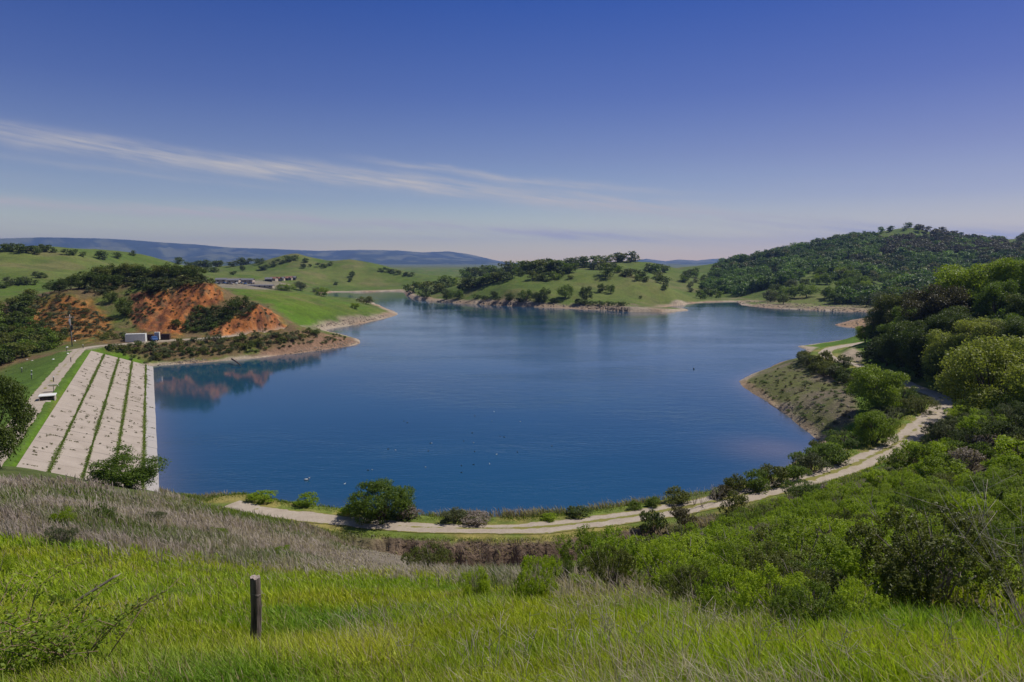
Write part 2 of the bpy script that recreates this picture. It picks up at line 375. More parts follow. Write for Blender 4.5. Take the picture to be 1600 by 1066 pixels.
# crest road is on the dam profile; shoreline
near = (RR > 45) & (RR < 800) & (PX > 150) & (PX < 1620)
sd = np.full(X.shape, 999.)
sd[near] = segdist(X[near], Y[near], SHORE, True)*np.where(inpoly(X[near], Y[near], SHORE), -1, 1)
ondam = (wd > .5)
sw = sd+fbm(X/4, Y/4, 3, 51)*np.clip(np.abs(sd)*.5, 0, 1.2)
Z = np.where((sd < 60) & ~ondam, np.where(sd > 0, np.maximum(Z, .05+np.minimum(.13*np.maximum(sw, 0), 1.2)), np.minimum(Z, -.05+np.maximum(-3.5, .16*sd))), Z)
Z = np.where((sd >= 60) & ~ondam, np.maximum(Z, .9), Z)
LRG = np.log(RG)
def ground(x, y):
    x = np.asarray(x, float); y = np.asarray(y, float)
    return bil(Z, AG, LRG, np.arctan2(x, y).ravel(), np.log(np.maximum(np.hypot(x, y), .5)).ravel()).reshape(x.shape)
_rm = np.concatenate([seg(2.5, 46, 400), seg(46, 300, 900), seg(300, 1400, 800)])
def hit(px, py, rmin=2.5, rmax=1400, tries=40):
    """where the sight line meets the ground; slips down the picture when it passes over the crest"""
    for k in range(tries):
        a, s = slope_az(px, py+k*.8); rr = _rm[(_rm >= rmin) & (_rm <= rmax)]
        g = ground(rr*math.sin(a), rr*math.cos(a)); zr = CH+rr*s; below = np.nonzero(zr < g)[0]
        if len(below):
            i = below[0]
            r = rr[i]
            if i > 0:
                d0 = zr[i-1]-g[i-1]; d1 = g[i]-zr[i]; r = rr[i-1]+(rr[i]-rr[i-1])*d0/(d0+d1+1e-9)
            x, y = r*math.sin(a), r*math.cos(a)
            return np.array([x, y, float(ground(x, y))])
    return None
def mpp(p):  # metres per photo pixel at a point
    return (p[1]*CP-(p[2]-CH)*SP)/F
# ------------------------------------------------------------------ ground colours (the soil's and grass's own)
def lerp(a, b, t): return a+(b-a)*t[..., None]
def c3(*v): return np.array(v, float)
n1 = fbm(X/14, Y/14, 5, 61); n2 = fbm(X/3, Y/3, 4, 62); n3 = fbm(X/55, Y/55, 4, 63); nlog = fbm(AA*60, LRG[None, :]*40, 4, 64)
GREEN_LUSH, GREEN_OLIVE, STRAW, SOIL, RED, PALE = c3(.080,.150,.010), c3(.085,.105,.022), c3(.23,.19,.11), c3(.17,.125,.085), c3(.37,.132,.037), c3(.36,.29,.22)
DRYZ = [(-800,760),(-200,735),(0,735),(250,775),(400,803),(560,836),(700,858),(850,884),(1030,880),(1040,915),(960,935),(850,925),(700,903),(560,892),(430,888),(250,868),(130,842),(0,828),(-200,818),(-800,800)]
DRY = zone(DRYZ, 11, 66, 16, 36)
alb = np.broadcast_to(GREEN_LUSH, X.shape+(3,)).copy()
alb = lerp(alb, c3(.110,.150,.016), sstep(-.1, .5, n3+.5*n1)*(RR > 60))
alb = lerp(alb, c3(.078,.118,.020), sstep(260, 420, RR)*.8)
alb = lerp(alb, c3(.125,.150,.036), sstep(.0, .55, fbm(X/90, Y/90, 4, 70))*(RR > 380)*.8)
alb = lerp(alb, c3(.14,.125,.045), sstep(.15, .5, n1*.7+n2*.5)*.35*(RR > 70))
alb = lerp(alb, c3(.165,.140,.062), sstep(.05, .5, fbm(X/30, Y/22, 5, 66))*.6*(RR > 330))
alb = lerp(alb, c3(.050,.085,.018), sstep(.12, .5, fbm(X/13, Y/13, 4, 67))*.45*(RR > 260))
alb = lerp(alb, c3(.15,.14,.05), sstep(.35, .6, np.sin(Z*5+2*fbm(X/20, Y/20, 3, 68)))*.22*(RR > 330))
near_soil = (RR < 75)
alb = lerp(alb, c3(.075,.075,.035), near_soil*.7)
alb = lerp(alb, c3(.19,.155,.125), DRY*.85)
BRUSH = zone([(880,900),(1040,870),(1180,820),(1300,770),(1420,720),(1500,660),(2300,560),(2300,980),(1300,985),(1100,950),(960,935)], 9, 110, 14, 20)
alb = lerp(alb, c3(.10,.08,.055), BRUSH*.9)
alb = lerp(alb, c3(.150,.098,.052), HILLS*(1-ORG)*sstep(-.9, .0, n1+.7*n2)*.95)
alb = lerp(alb, c3(.105,.115,.035), HILLS*(1-ORG)*sstep(.0, .6, -n1)*.5)
strat = fbm(X/2.2+.6*Z, Z*.9+Y/5, 4, 72)
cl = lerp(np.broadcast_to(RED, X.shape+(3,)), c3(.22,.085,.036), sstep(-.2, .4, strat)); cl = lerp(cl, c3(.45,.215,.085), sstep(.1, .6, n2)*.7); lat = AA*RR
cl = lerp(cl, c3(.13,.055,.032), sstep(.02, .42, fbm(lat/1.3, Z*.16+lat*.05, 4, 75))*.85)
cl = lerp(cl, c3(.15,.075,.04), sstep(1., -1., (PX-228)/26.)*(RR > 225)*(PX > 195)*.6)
cl = lerp(cl, c3(.10,.075,.04), sstep(.22, .5, fbm(X/2.6, Y/2.6, 4, 74)))
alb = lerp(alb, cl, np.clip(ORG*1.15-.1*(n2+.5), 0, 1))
# gully and cut banks
cut = np.clip(gw*sstep(2.45, 2.9, ng)*(1-sstep(10.5, 13, ng)), 0, 1)
alb = lerp(alb, lerp(np.broadcast_to(c3(.145,.100,.072), X.shape+(3,)), c3(.31,.24,.19), sstep(6.6, 8.4, ng)), cut*.95)
PALECUT = zone([(938,868),(1000,845),(1070,835),(1075,858),(1010,885),(945,890)], 38, 75, 8, 10)
alb = lerp(alb, c3(.34,.27,.20), PALECUT*.9)
REDCUT = zone([(1452,668),(1475,652),(1500,660),(1490,690),(1462,690)], 70, 135, 5, 6); alb = lerp(alb, c3(.34,.21,.15), REDCUT)
PALECUT2 = zone([(1302,552),(1335,542),(1352,553),(1340,568),(1312,566)], 130, 230, 3, 3); alb = lerp(alb, c3(.40,.31,.23), PALECUT2*.9)
# road verge
vg = (1-sstep(2.2, 4.2, rd+.5*jg))
alb = lerp(alb, lerp(np.broadcast_to(c3(.13,.17,.03), X.shape+(3,)), c3(.24,.20,.06), sstep(-.1, .4, n2)), vg*.9*(1-cut))
alb = lerp(alb, c3(.30,.26,.20), (1-sstep(1.9, 2.8, td+.4*n2))*.8*(RR > 150))
# drawdown margin of the lake: pale gravel, wider on the flat shores
far_sh = sstep(260, 330, RR)
wband = 1.6+2.2*far_sh+fbm(X/9, Y/9, 3, 77)*1.2
shore = (sd > -6)*(1-sstep(wband*.75, wband*1.7, sd+n2*.8))*(~ondam)
shc = lerp(np.broadcast_to(PALE, X.shape+(3,)), c3(.33,.22,.15), sstep(-.3, .4, n1))
alb = lerp(alb, shc, np.clip(shore*np.where(RR < 110, .55, .95), 0, 1))
BARE = zone([(1156,596),(1180,584),(1240,560),(1290,575),(1330,600),(1340,650),(1310,672),(1282,690),(1240,656),(1200,630)], 95, 215, 6, 10)
alb = lerp(alb, lerp(np.broadcast_to(c3(.165,.130,.090), X.shape+(3,)), c3(.105,.110,.035), sstep(-.25, .3, n1+.4*n2)), BARE*(1-np.clip(shore, 0, 1)*.6)*.95)
BARE2 = zone([(470,512),(520,498),(560,492),(600,490),(622,492),(580,504),(520,514)], 260, 390, 4, 8); alb = lerp(alb, c3(.24,.19,.14), BARE2*sstep(-.5, .2, n1)*.85)
BARE3 = zone([(390,553),(450,536),(500,524),(548,528),(562,536),(520,546),(440,556)], 190, 250, 3, 6); alb = lerp(alb, c3(.22,.13,.085), BARE3*sstep(-.3, .3, n1+.5)*.85)
SPIT = zone([(1300,508),(1330,500),(1370,494),(1372,514),(1340,515)], 270, 420, 3, 3); alb = lerp(alb, c3(.30,.19,.12), SPIT*.9)
FARSH = zone([(1075,484),(1075,476),(1150,466),(1260,472),(1380,474),(1400,492),(1260,486),(1160,480)], 340, 560, 3, 6); alb = lerp(alb, c3(.27,.20,.14), FARSH*sstep(-.4, .2, n1)*.8)
FARSH2 = zone([(650,470),(700,468),(800,473),(900,477),(980,478),(1070,478),(1080,487),(980,489),(800,480),(690,474)], 340, 620, 3, 6); alb = lerp(alb, c3(.25,.19,.13), FARSH2*sstep(-.4, .2, n1)*.75)
FARM = zone([(335,449),(345,436),(420,440),(480,436),(470,448),(420,452)], 450, 640, 3, 4); alb = lerp(alb, c3(.24,.20,.16), FARM*.75)
# downstream face mown grass and crest strip
alb = lerp(alb, c3(.080,.135,.020), wd*sstep(-36, -30, DO)*(1-sstep(-15, -14.6, DO))*.9)
# lake bed
alb = lerp(alb, c3(.10,.085,.06), sstep(.5, 4, -sd)*(sd > -900))
# far plain under the haze
alb = lerp(alb, c3(.10,.12,.06), sstep(1300, 2500, RR))
alb *= (1+.16*n2*(RR < 320)+.10*nlog)[..., None]
alb = np.clip(alb, .006, .7)
rough_amt = np.clip(ORG+cut+.5*shore+.6*HILLS+.4*BARE, 0, 1)
# ------------------------------------------------------------------ ground sheet
na, nr = X.shape
idx = np.arange(na*nr).reshape(na, nr)
Fq = np.stack([idx[:-1, :-1], idx[1:, :-1], idx[1:, 1:], idx[:-1, 1:]], -1).reshape(-1, 4)[:, ::-1]
V = np.stack([X, Y, Z], -1).reshape(-1, 3)
V = np.vstack([V, [[0, 0, float(Z[:, 0].mean())]]]); cen = len(V)-1
Ft = np.stack([np.full(na-1, cen), idx[1:, 0], idx[:-1, 0]], -1)
m_ground, nt, nodes, links = newmat('hillside_ground')
at = N(nt, 'ShaderNodeAttribute', attribute_name='soil'); ar = N(nt, 'ShaderNodeAttribute', attribute_name='coarse')
geo = N(nt, 'ShaderNodeNewGeometry'); pos = geo.outputs['Position']
fa = noise(nt, .9, 6, .65, vec=pos); fb = noise(nt, .12, 5, .6, vec=pos); fc = noise(nt, 4.5, 4, .7, vec=pos)
mul = math_(nt, 'MULTIPLY', maprange(nt, fa, .25, .75, .62, 1.38), math_(nt, 'MULTIPLY', maprange(nt, fb, .3, .7, .85, 1.15), maprange(nt, fc, .3, .7, .82, 1.18)))
cmb = N(nt, 'ShaderNodeCombineColor'); [links.new(mul, cmb.inputs[i]) for i in range(3)]
colr = mixc(nt, 1., at.outputs['Color'], cmb.outputs[0], 'MULTIPLY')
p = N(nt, 'ShaderNodeBsdfPrincipled'); links.new(colr, p.inputs['Base Color']); p.inputs['Roughness'].default_value = .95; p.inputs['Specular IOR Level'].default_value = .15
b = N(nt, 'ShaderNodeBump'); b.inputs['Distance'].default_value = .5; links.new(maprange(nt, ar.outputs['Fac'], 0, 1, .45, .9), b.inputs['Strength'])
links.new(math_(nt, 'ADD', fa, math_(nt, 'MULTIPLY', fc, .35)), b.inputs['Height']); links.new(b.outputs[0], p.inputs['Normal'])
o = N(nt, 'ShaderNodeOutputMaterial'); links.new(p.outputs[0], o.inputs[0])
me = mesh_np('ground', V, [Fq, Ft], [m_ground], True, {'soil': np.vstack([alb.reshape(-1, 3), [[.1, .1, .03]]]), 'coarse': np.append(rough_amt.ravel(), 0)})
tag(link('ground', me), kind='structure')
# ------------------------------------------------------------------ distant mountain range
def mountains():
    ridge = [(-420,392),(-200,384),(0,381),(60,379),(110,379),(180,381),(250,386),(300,389),(360,394),(420,396),(500,399),(560,397),(620,398),(660,401),(700,399),(740,402),(780,407),(830,411),(900,412),(970,410),(1010,406),(1040,410),(1060,407),(1090,409),(1130,404),(1200,407),(1400,404),(1800,400),(2200,402)]
    rx = np.linspace(-420, 2200, 640); ry = np.interp(rx, *zip(*ridge))
    a, s = slope_az(rx, ry)
    D = 9500.; t = np.linspace(-1, 1, 90)
    A2, T2 = np.meshgrid(a, t, indexing='ij')
    top = np.maximum(CH+D*s+62-74*sstep(690, 800, rx)+30*sstep(960, 1010, rx)*(1-sstep(1100, 1160, rx)), 20)[:, None]
    dist = D+T2*2600
    x = dist*np.sin(A2); y = dist*np.cos(A2)
    prof = np.where(T2 < 0, (1-np.abs(T2))**.85, 1-T2)
    spur = 1-np.abs(fbm(x/620+fbm(x/900, y/900, 3, 91)*.8, y/1500, 5, 92))
    crest = np.exp(-(T2/.12)**2)
    z = top*prof*(1-(1-crest)*.55*(1-spur)*1.6)+fbm(x/160, y/160, 4, 93)*16*(.35+.65*(1-crest))*np.sqrt(prof)-4
    n = fbm(x/170, y/260, 5, 94)*1.3; c = lerp(np.broadcast_to(c3(.025,.045,.018), x.shape+(3,)), c3(.115,.125,.055), sstep(-.1, .45, n))
    i = np.arange(x.size).reshape(x.shape); f = np.stack([i[:-1, :-1], i[:-1, 1:], i[1:, 1:], i[1:, :-1]], -1).reshape(-1, 4)[:, ::-1]
    me = mesh_np('mountains', np.stack([x, y, z], -1).reshape(-1, 3), [f], [m_ground], True, {'soil': c.reshape(-1, 3), 'coarse': np.zeros(x.size)})
    tag(link('mountains', me), kind='structure')
    # a nearer, lower line of foothills
    foot = [(-300,412),(150,408),(300,408),(420,411),(560,414),(640,415),(700,413),(760,416),(850,416),(980,414),(1050,412),(1090,415),(1200,414),(1700,412)]
    rx = np.linspace(-300, 1700, 420); ry = np.interp(rx, *zip(*foot))+fbm(rx/40, rx*0, 4, 95)*2.0
    a, s = slope_az(rx, ry); D = 5200.; A2, T2 = np.meshgrid(a, np.linspace(-1, 1, 50), indexing='ij'); top = np.maximum(CH+D*s, 8)[:, None]
    dist = D+T2*1500; x = dist*np.sin(A2); y = dist*np.cos(A2)
    z = top*(1-np.abs(T2))**.9*(1-.35*np.abs(fbm(x/330, y/600, 4, 96))*np.abs(T2)*2)+fbm(x/110, y/110, 3, 97)*4-3
    n = fbm(x/200, y/200, 5, 98); c = lerp(np.broadcast_to(c3(.045,.07,.025), x.shape+(3,)), c3(.14,.15,.06), sstep(-.1, .4, n))
    i = np.arange(x.size).reshape(x.shape); f = np.stack([i[:-1, :-1], i[:-1, 1:], i[1:, 1:], i[1:, :-1]], -1).reshape(-1, 4)[:, ::-1]
    tag(link('foothills', mesh_np('foothills', np.stack([x, y, z], -1).reshape(-1, 3), [f], [m_ground], True, {'soil': c.reshape(-1, 3), 'coarse': np.zeros(x.size)})), kind='structure')
mountains()
# ------------------------------------------------------------------ water
m_water, nt, nodes, links = newmat('reservoir_water')
geo = N(nt, 'ShaderNodeNewGeometry'); pos = geo.outputs['Position']
sp = N(nt, 'ShaderNodeSeparateXYZ'); links.new(pos, sp.inputs[0])
calm = noise(nt, .018, 4, .6, vec=pos, stretch=(1, 2.6, 1))
w1 = noise(nt, 1.5, 3, .6, vec=pos, stretch=(.55, 1.5, 1)); w2 = noise(nt, .35, 3, .55, vec=pos, stretch=(.6, 1.4, 1))
hgt = math_(nt, 'ADD', w1, math_(nt, 'MULTIPLY', w2, 1.6))
b = N(nt, 'ShaderNodeBump'); b.inputs['Distance'].default_value = WATER_BUMP = .042
links.new(hgt, b.inputs['Height']); wa = N(nt, 'ShaderNodeAttribute', attribute_name='wind'); links.new(math_(nt, 'MULTIPLY', maprange(nt, calm, .38, .62, .35, 1.0), wa.outputs['Fac']), b.inputs['Strength'])
p = N(nt, 'ShaderNodeBsdfPrincipled'); p.inputs['IOR'].default_value = 1.62; p.inputs['Roughness'].default_value = .06; p.inputs['Specular IOR Level'].default_value = .5
body = mixc(nt, maprange(nt, noise(nt, .02, 3, .5, vec=pos), .35, .65), (.006, .053, .104), (.009, .064, .122))
# shallow, silty rims
sh = N(nt, 'ShaderNodeAttribute', attribute_name='shallow')
body = mixc(nt, sh.outputs['Fac'], body, (.15, .135, .15))
links.new(body, p.inputs['Base Color']); links.new(b.outputs[0], p.inputs['Normal'])
o = N(nt, 'ShaderNodeOutputMaterial'); links.new(p.outputs[0], o.inputs[0])
wx = np.concatenate([np.linspace(-190, 130, 200), np.linspace(133, 330, 50)]); wy = np.concatenate([np.linspace(58, 200, 150), np.linspace(203, 760, 150)])
XX, YY = np.meshgrid(wx, wy, indexing='ij'); s_ = segdist(XX.ravel(), YY.ravel(), SHORE, True)*np.where(inpoly(XX.ravel(), YY.ravel(), SHORE), 1, -1)
ds_, do_ = dam_so(XX.ravel(), YY.ravel())
keepv = (s_ > -7).reshape(XX.shape)
shal = np.clip(np.exp(-np.maximum(s_, 0)/2.2)*.55, 0, 1)
shal = np.maximum(shal, np.exp(-np.maximum(do_-OFF_WAT, 0)/2.6)*.55*(ds_ > -212)*(ds_ < -80)*sstep(150, 95, YY.ravel()))
shal = np.maximum(shal, .6*np.exp(-((XX.ravel()-40)**2+(YY.ravel()-100)**2)/60))
wind = 1-.93*(1-sstep(22, 62, do_))*sstep(95, 125, YY.ravel())*(YY.ravel() < 230); wind = wind*np.interp(YY.ravel(), [60, 130, 190, 330, 400, 450], [1., 1., .95, 1.0, .7, .35])*(1-.6*sstep(14, 0, s_)*(YY.ravel() > 250))
i = np.arange(XX.size).reshape(XX.shape); kq = keepv[:-1, :-1] | keepv[1:, :-1] | keepv[1:, 1:] | keepv[:-1, 1:]
f = np.stack([i[:-1, :-1], i[1:, :-1], i[1:, 1:], i[:-1, 1:]], -1)[kq]
used = np.unique(f); rem = np.full(XX.size, -1); rem[used] = np.arange(len(used))
tag(link('water', mesh_np('water', np.stack([XX.ravel(), YY.ravel(), np.zeros(XX.size)], -1)[used], [rem[f]], [m_water], True, {'shallow': shal[used], 'wind': wind[used]})), kind='structure')
# ------------------------------------------------------------------ roads
m_gravel, nt, nodes, links = newmat('pale_gravel')
geo = N(nt, 'ShaderNodeNewGeometry'); pos = geo.outputs['Position']; at = N(nt, 'ShaderNodeAttribute', attribute_name='weed')
g1 = noise(nt, .8, 5, .6, vec=pos); g2 = noise(nt, 7, 4, .7, vec=pos)
grav = mixc(nt, maprange(nt, g1, .3, .7), (.35, .285, .22), (.48, .41, .33)); grav = mixc(nt, maprange(nt, g2, .35, .7, 0, .5), grav, (.24, .20, .16))
wd_ = mixc(nt, g1, (.13, .16, .03), (.26, .21, .07))
edge = math_(nt, 'ADD', at.outputs['Fac'], math_(nt, 'MULTIPLY_ADD', g1, 2.6, -1.32))
colr = mixc(nt, maprange(nt, edge, .42, .62, 0, 1), grav, wd_)
p = N(nt, 'ShaderNodeBsdfPrincipled'); links.new(colr, p.inputs['Base Color']); p.inputs['Roughness'].default_value = .95; p.inputs['Specular IOR Level'].default_value = .15
b = N(nt, 'ShaderNodeBump'); b.inputs['Strength'].default_value = .5; b.inputs['Distance'].default_value = .06; links.new(g2, b.inputs['Height']); links.new(b.outputs[0], p.inputs['Normal'])
o = N(nt, 'ShaderNodeOutputMaterial'); links.new(p.outputs[0], o.inputs[0])
def ribbon(name, L, half, n, lift, weedf, ragged=.2):
    L = np.asarray(L); d = np.gradient(L[:, :2], axis=0); d /= np.linalg.norm(d, axis=1)[:, None]+1e-9; nn = np.stack([d[:, 1], -d[:, 0]], -1)
    t = np.linspace(-1, 1, n); arc = np.concatenate([[0], np.cumsum(np.linalg.norm(np.diff(L[:, :2], axis=0), axis=1))])
    hw = (half if np.isscalar(half) else np.interp(arc, *half))*(1+ragged*.9*fbm(arc/3, arc*0+3, 4, 5))
    P = L[:, None, :2]+nn[:, None, :]*t[None, :, None]*hw[:, None, None]
    z = np.maximum(ground(P[..., 0], P[..., 1]), L[:, None, 2]-.08)+lift-.03*np.abs(t)[None, :]
    i = np.arange(P.shape[0]*n).reshape(-1, n); f = np.stack([i[:-1, :-1], i[:-1, 1:], i[1:, 1:], i[1:, :-1]], -1).reshape(-1, 4)[:, ::-1]
    wv = weedf(np.broadcast_to(t[None], P.shape[:2]), np.broadcast_to(arc[:, None], P.shape[:2]))
    return tag(link(name, mesh_np(name, np.dstack([P, z]).reshape(-1, 3), [f], [m_gravel], True, {'weed': wv.ravel()})), kind='structure')
def weed_main(t, arc):
    mid = np.exp(-((t+.05)/.22)**2); amt = np.interp(arc, [0, 16, 30, 62, 80, 100, 400], [.1, .5, 1.1, 1.1, .8, .35, .15])
    return np.clip(mid*amt+sstep(.66, 1.0, np.abs(t))*.8, 0, 1)
ROADD = catmull(ROAD, 40)
ribbon('road', ROADD, ([0, 25, 48, 500], [1.1, 1.2, 1.6, 1.6]), 17, .05, weed_main)
ribbon('track', catmull(TRACK, 30), 1.3, 9, .06, lambda t, a: np.clip(np.exp(-(t/.25)**2)*.25+sstep(.8, 1, np.abs(t))*.5, 0, 1))
cs = np.linspace(DAM_S0-4, -84, 150); CREST = np.array([[*dam_xy(s, OFF_ROAD+.5*math.sin(s*.05)*.4), 5.5] for s in cs])
CREST[:, 2] = ground(CREST[:, 0], CREST[:, 1])
ribbon('crest_track', CREST, 1.45, 13, .06, lambda t, a: np.clip(np.exp(-((t-.1)/.25)**2)*np.interp(a, [0, 30, 70, 90, 120], [.5, .45, .4, .1, .2])+sstep(.8, 1, np.abs(t))*.55, 0, 1))
# ------------------------------------------------------------------ dam facing
m_conc, nt, nodes, links = newmat('weathered_concrete')
geo = N(nt, 'ShaderNodeNewGeometry'); pos = geo.outputs['Position']; at = N(nt, 'ShaderNodeAttribute', attribute_name='wet')
k1 = noise(nt, .35, 5, .65, vec=pos); k2 = noise(nt, 3.2, 5, .7, vec=pos)
mp = N(nt, 'ShaderNodeMapping'); mp.inputs['Rotation'].default_value = (0, 0, -math.atan2(DN[1], DN[0])); links.new(pos, mp.inputs[0])
mp2 = N(nt, 'ShaderNodeMapping'); mp2.inputs['Scale'].default_value = (.10, 2.4, .4); links.new(mp.outputs[0], mp2.inputs[0])
st = N(nt, 'ShaderNodeTexNoise'); st.inputs['Scale'].default_value = 1.; st.inputs['Detail'].default_value = 4; links.new(mp2.outputs[0], st.inputs['Vector'])
colr = mixc(nt, maprange(nt, k1, .3, .7), (.315, .262, .215), (.40, .34, .285)); colr = mixc(nt, maprange(nt, st.outputs['Fac'], .5, .72, 0, .16), colr, (.30, .25, .20)); colr = mixc(nt, maprange(nt, k2, .58, .75, 0, .6), colr, (.26, .23, .17))
colr = mixc(nt, at.outputs['Fac'], colr, (.36, .33, .31))
p = N(nt, 'ShaderNodeBsdfPrincipled'); links.new(colr, p.inputs['Base Color']); p.inputs['Roughness'].default_value = .9; p.inputs['Specular IOR Level'].default_value = .2
b = N(nt, 'ShaderNodeBump'); b.inputs['Strength'].default_value = .4; b.inputs['Distance'].default_value = .05; links.new(k2, b.inputs['Height']); links.new(b.outputs[0], p.inputs['Normal'])
o = N(nt, 'ShaderNodeOutputMaterial'); links.new(p.outputs[0], o.inputs[0])
m_weed = leaf_mat('joint_weeds', (.085, .15, .014), (.20, .26, .035), .35)
dam = link('dam', None); dam.location = (*dam_xy(-150, -8), 0)
tag(dam, 'long sloping concrete faced dam with green weeds growing in its joints', 'dam')
def damloc(V): return np.asarray(V)-np.array(dam.location)
lanes = [0, .21, .44, .655, .88, 1.06]
def face_pt(s, f, lift=0.):
    o = OFF_TOP+f*(OFF_WAT-OFF_TOP); z = 5.2*(1-f) if f <= 1 else -.35*(f-1)*14; xy = dam_xy(s, o)
    return np.array([xy[0], xy[1], z+lift])
for a, c in zip(lanes[:-1], lanes[1:]):
    mb = MB(); s = DAM_S0
    a2, c2 = a+.006*(a > 0), c-.006*(c < 1)
    while s < DAM_S1:
        e = min(s+4.55, DAM_S1); lift = random.uniform(-.008, .008); tw = random.uniform(-.006, .006)
        q = [face_pt(s+.006, a2, lift+tw), face_pt(e-.006, a2, lift-tw), face_pt(e-.006, c2, lift-tw), face_pt(s+.006, c2, lift+tw)]
        q = np.array(q); lo = q-np.array([0, 0, .22]); Vv = damloc(np.vstack([lo, q]))
        mb.add(Vv, [[4, 7, 6, 5], [0, 1, 5, 4], [1, 2, 6, 5], [2, 3, 7, 6], [3, 0, 4, 7]])
        s += 4.6
    Vs = np.vstack(mb.V); me = mb.mesh('slab_lane', m_conc, attrs={'wet': np.full(len(Vs), 1. if c > 1 else 0.)}); link('slab_lane', me, dam)
def leafquads(P, nrm, size, asp=.5, jit=.8, seed=0, fold=0.):
    g = np.random.default_rng(seed); n = len(P)
    nn = nrm+jit*g.normal(size=(n, 3)); nn /= np.linalg.norm(nn, axis=1)[:, None]+1e-9
    t = np.cross(nn, g.normal(size=(n, 3))); t /= np.linalg.norm(t, axis=1)[:, None]+1e-9; bt = np.cross(nn, t)
    L = (np.asarray(size)*g.uniform(.65, 1.3, n))[:, None]
    V = np.stack([P-t*L*.5, P+bt*L*asp*.5+t*L*.05, P+t*L*.55, P-bt*L*asp*.5+t*L*.05], 1)
    return V.reshape(-1, 3), np.arange(4*n).reshape(n, 4), np.repeat(g.uniform(0, 1, n), 4)
for k, fpos in enumerate(lanes[1:5]):
    n = 9000; s = rng.uniform(DAM_S0, DAM_S1, n); dens = fbm(s/5, s*0+k, 3, k+200); wj = .125*(1+.8*dens)
    P = np.array([face_pt(si, fpos, 0) for si in s]); off = rng.normal(size=n)*wj; P[:, 0] += DN[0]*off; P[:, 1] += DN[1]*off; P[:, 2] += -off*.36+np.abs(rng.normal(size=n))*.06*(1+dens)+.02
    Vq, f, ti = leafquads(P, np.tile([[0, 0, .8]], (n, 1)), .17, .5, .8, 300+k)
    link('weed_strip', mesh_np('weed_strip', damloc(Vq), [f], [m_weed], False, {'tint': ti}), dam)
P = []
for j in range(170):
    s = DAM_S0+1.15*random.randrange(2, 104); f0 = random.uniform(.02, .95); ln = random.uniform(.015, .10)*(1.6 if random.random() < .2 else .6)
    for q in range(int(12+150*ln)): P.append(face_pt(s+random.gauss(0, .07), f0+random.uniform(0, ln), .03+abs(random.gauss(0, .04))))
for j in range(110):
    s = random.uniform(DAM_S0, DAM_S1); f0 = random.uniform(.02, .95); k = random.choice([.1, .16, .3])
    for q in range(14): P.append(face_pt(s+random.gauss(0, k), f0+random.gauss(0, k/26), .08+abs(random.gauss(0, .08))))
P = np.array(P); Vq, f, ti = leafquads(P, np.tile([[0, 0, .8]], (len(P), 1)), .2, .5, .8, 399)
tag(link('joint_weeds', mesh_np('joint_weeds', damloc(Vq), [f], [surf_mat('dark_joint_weeds', (.085, .09, .03), (.17, .15, .075), 2., bump=0)], False, {'tint': ti}), dam), kind='stuff')
# ------------------------------------------------------------------ sun, sky, air, camera
sun = bpy.data.lights.new('sun', 'SUN'); sun.energy = SUN_E = 4.5; sun.angle = R(.53); sun.color = (1, .95, .87)
so = link('sun', sun)
sdir = Vector((math.sin(SUN_AZ)*math.cos(SUN_EL), math.cos(SUN_AZ)*math.cos(SUN_EL), math.sin(SUN_EL)))
so.rotation_euler = sdir.to_track_quat('Z', 'Y').to_euler(); so.location = sdir*200
wld = bpy.data.worlds.new('World'); SC.world = wld; wld.use_nodes = True; nt = wld.node_tree; nt.nodes.clear(); links = nt.links
sky = N(nt, 'ShaderNodeTexSky'); sky.sky_type = 'NISHITA'; sky.sun_disc = False; sky.sun_elevation = SUN_EL; sky.sun_rotation = SUN_AZ; sky.altitude = 200; sky.air_density = 1.0; sky.dust_density = .25; sky.ozone_density = 3.5
tc = N(nt, 'ShaderNodeTexCoord'); dirv = tc.outputs['Generated']
sx = N(nt, 'ShaderNodeSeparateXYZ'); links.new(dirv, sx.inputs[0])
azn = math_(nt, 'ARCTAN2', sx.outputs[0], sx.outputs[1]); eln = math_(nt, 'ARCSINE', sx.outputs[2])
azd = math_(nt, 'MULTIPLY', azn, 180/math.pi); eld = math_(nt, 'MULTIPLY', eln, 180/math.pi)
def curve_el(pts):
    fc = N(nt, 'ShaderNodeFloatCurve'); c = fc.mapping.curves[0]
    c.points[0].location = ((pts[0][0]+60)/120, pts[0][1]/20); c.points[1].location = ((pts[-1][0]+60)/120, pts[-1][1]/20)
    for a, e in pts[1:-1]: c.points.new((a+60)/120, e/20)
    fc.mapping.use_clip = False; fc.mapping.update(); links.new(maprange(nt, azd, -60, 60, 0, 1), fc.inputs[1]); return math_(nt, 'MULTIPLY', fc.outputs[0], 20.)
cv = N(nt, 'ShaderNodeCombineXYZ'); links.new(azd, cv.inputs[0]); links.new(eld, cv.inputs[1])
def shear_noise(kx, ky, slope, sc, det=5, seed=0.):
    y = math_(nt, 'MULTIPLY_ADD', azd, slope, eld); c = N(nt, 'ShaderNodeCombineXYZ'); links.new(math_(nt, 'MULTIPLY', azd, kx), c.inputs[0]); links.new(math_(nt, 'MULTIPLY', y, ky), c.inputs[1]); c.inputs[2].default_value = seed
    return noise(nt, sc, det, .6, vec=c.outputs[0])
cloud = None
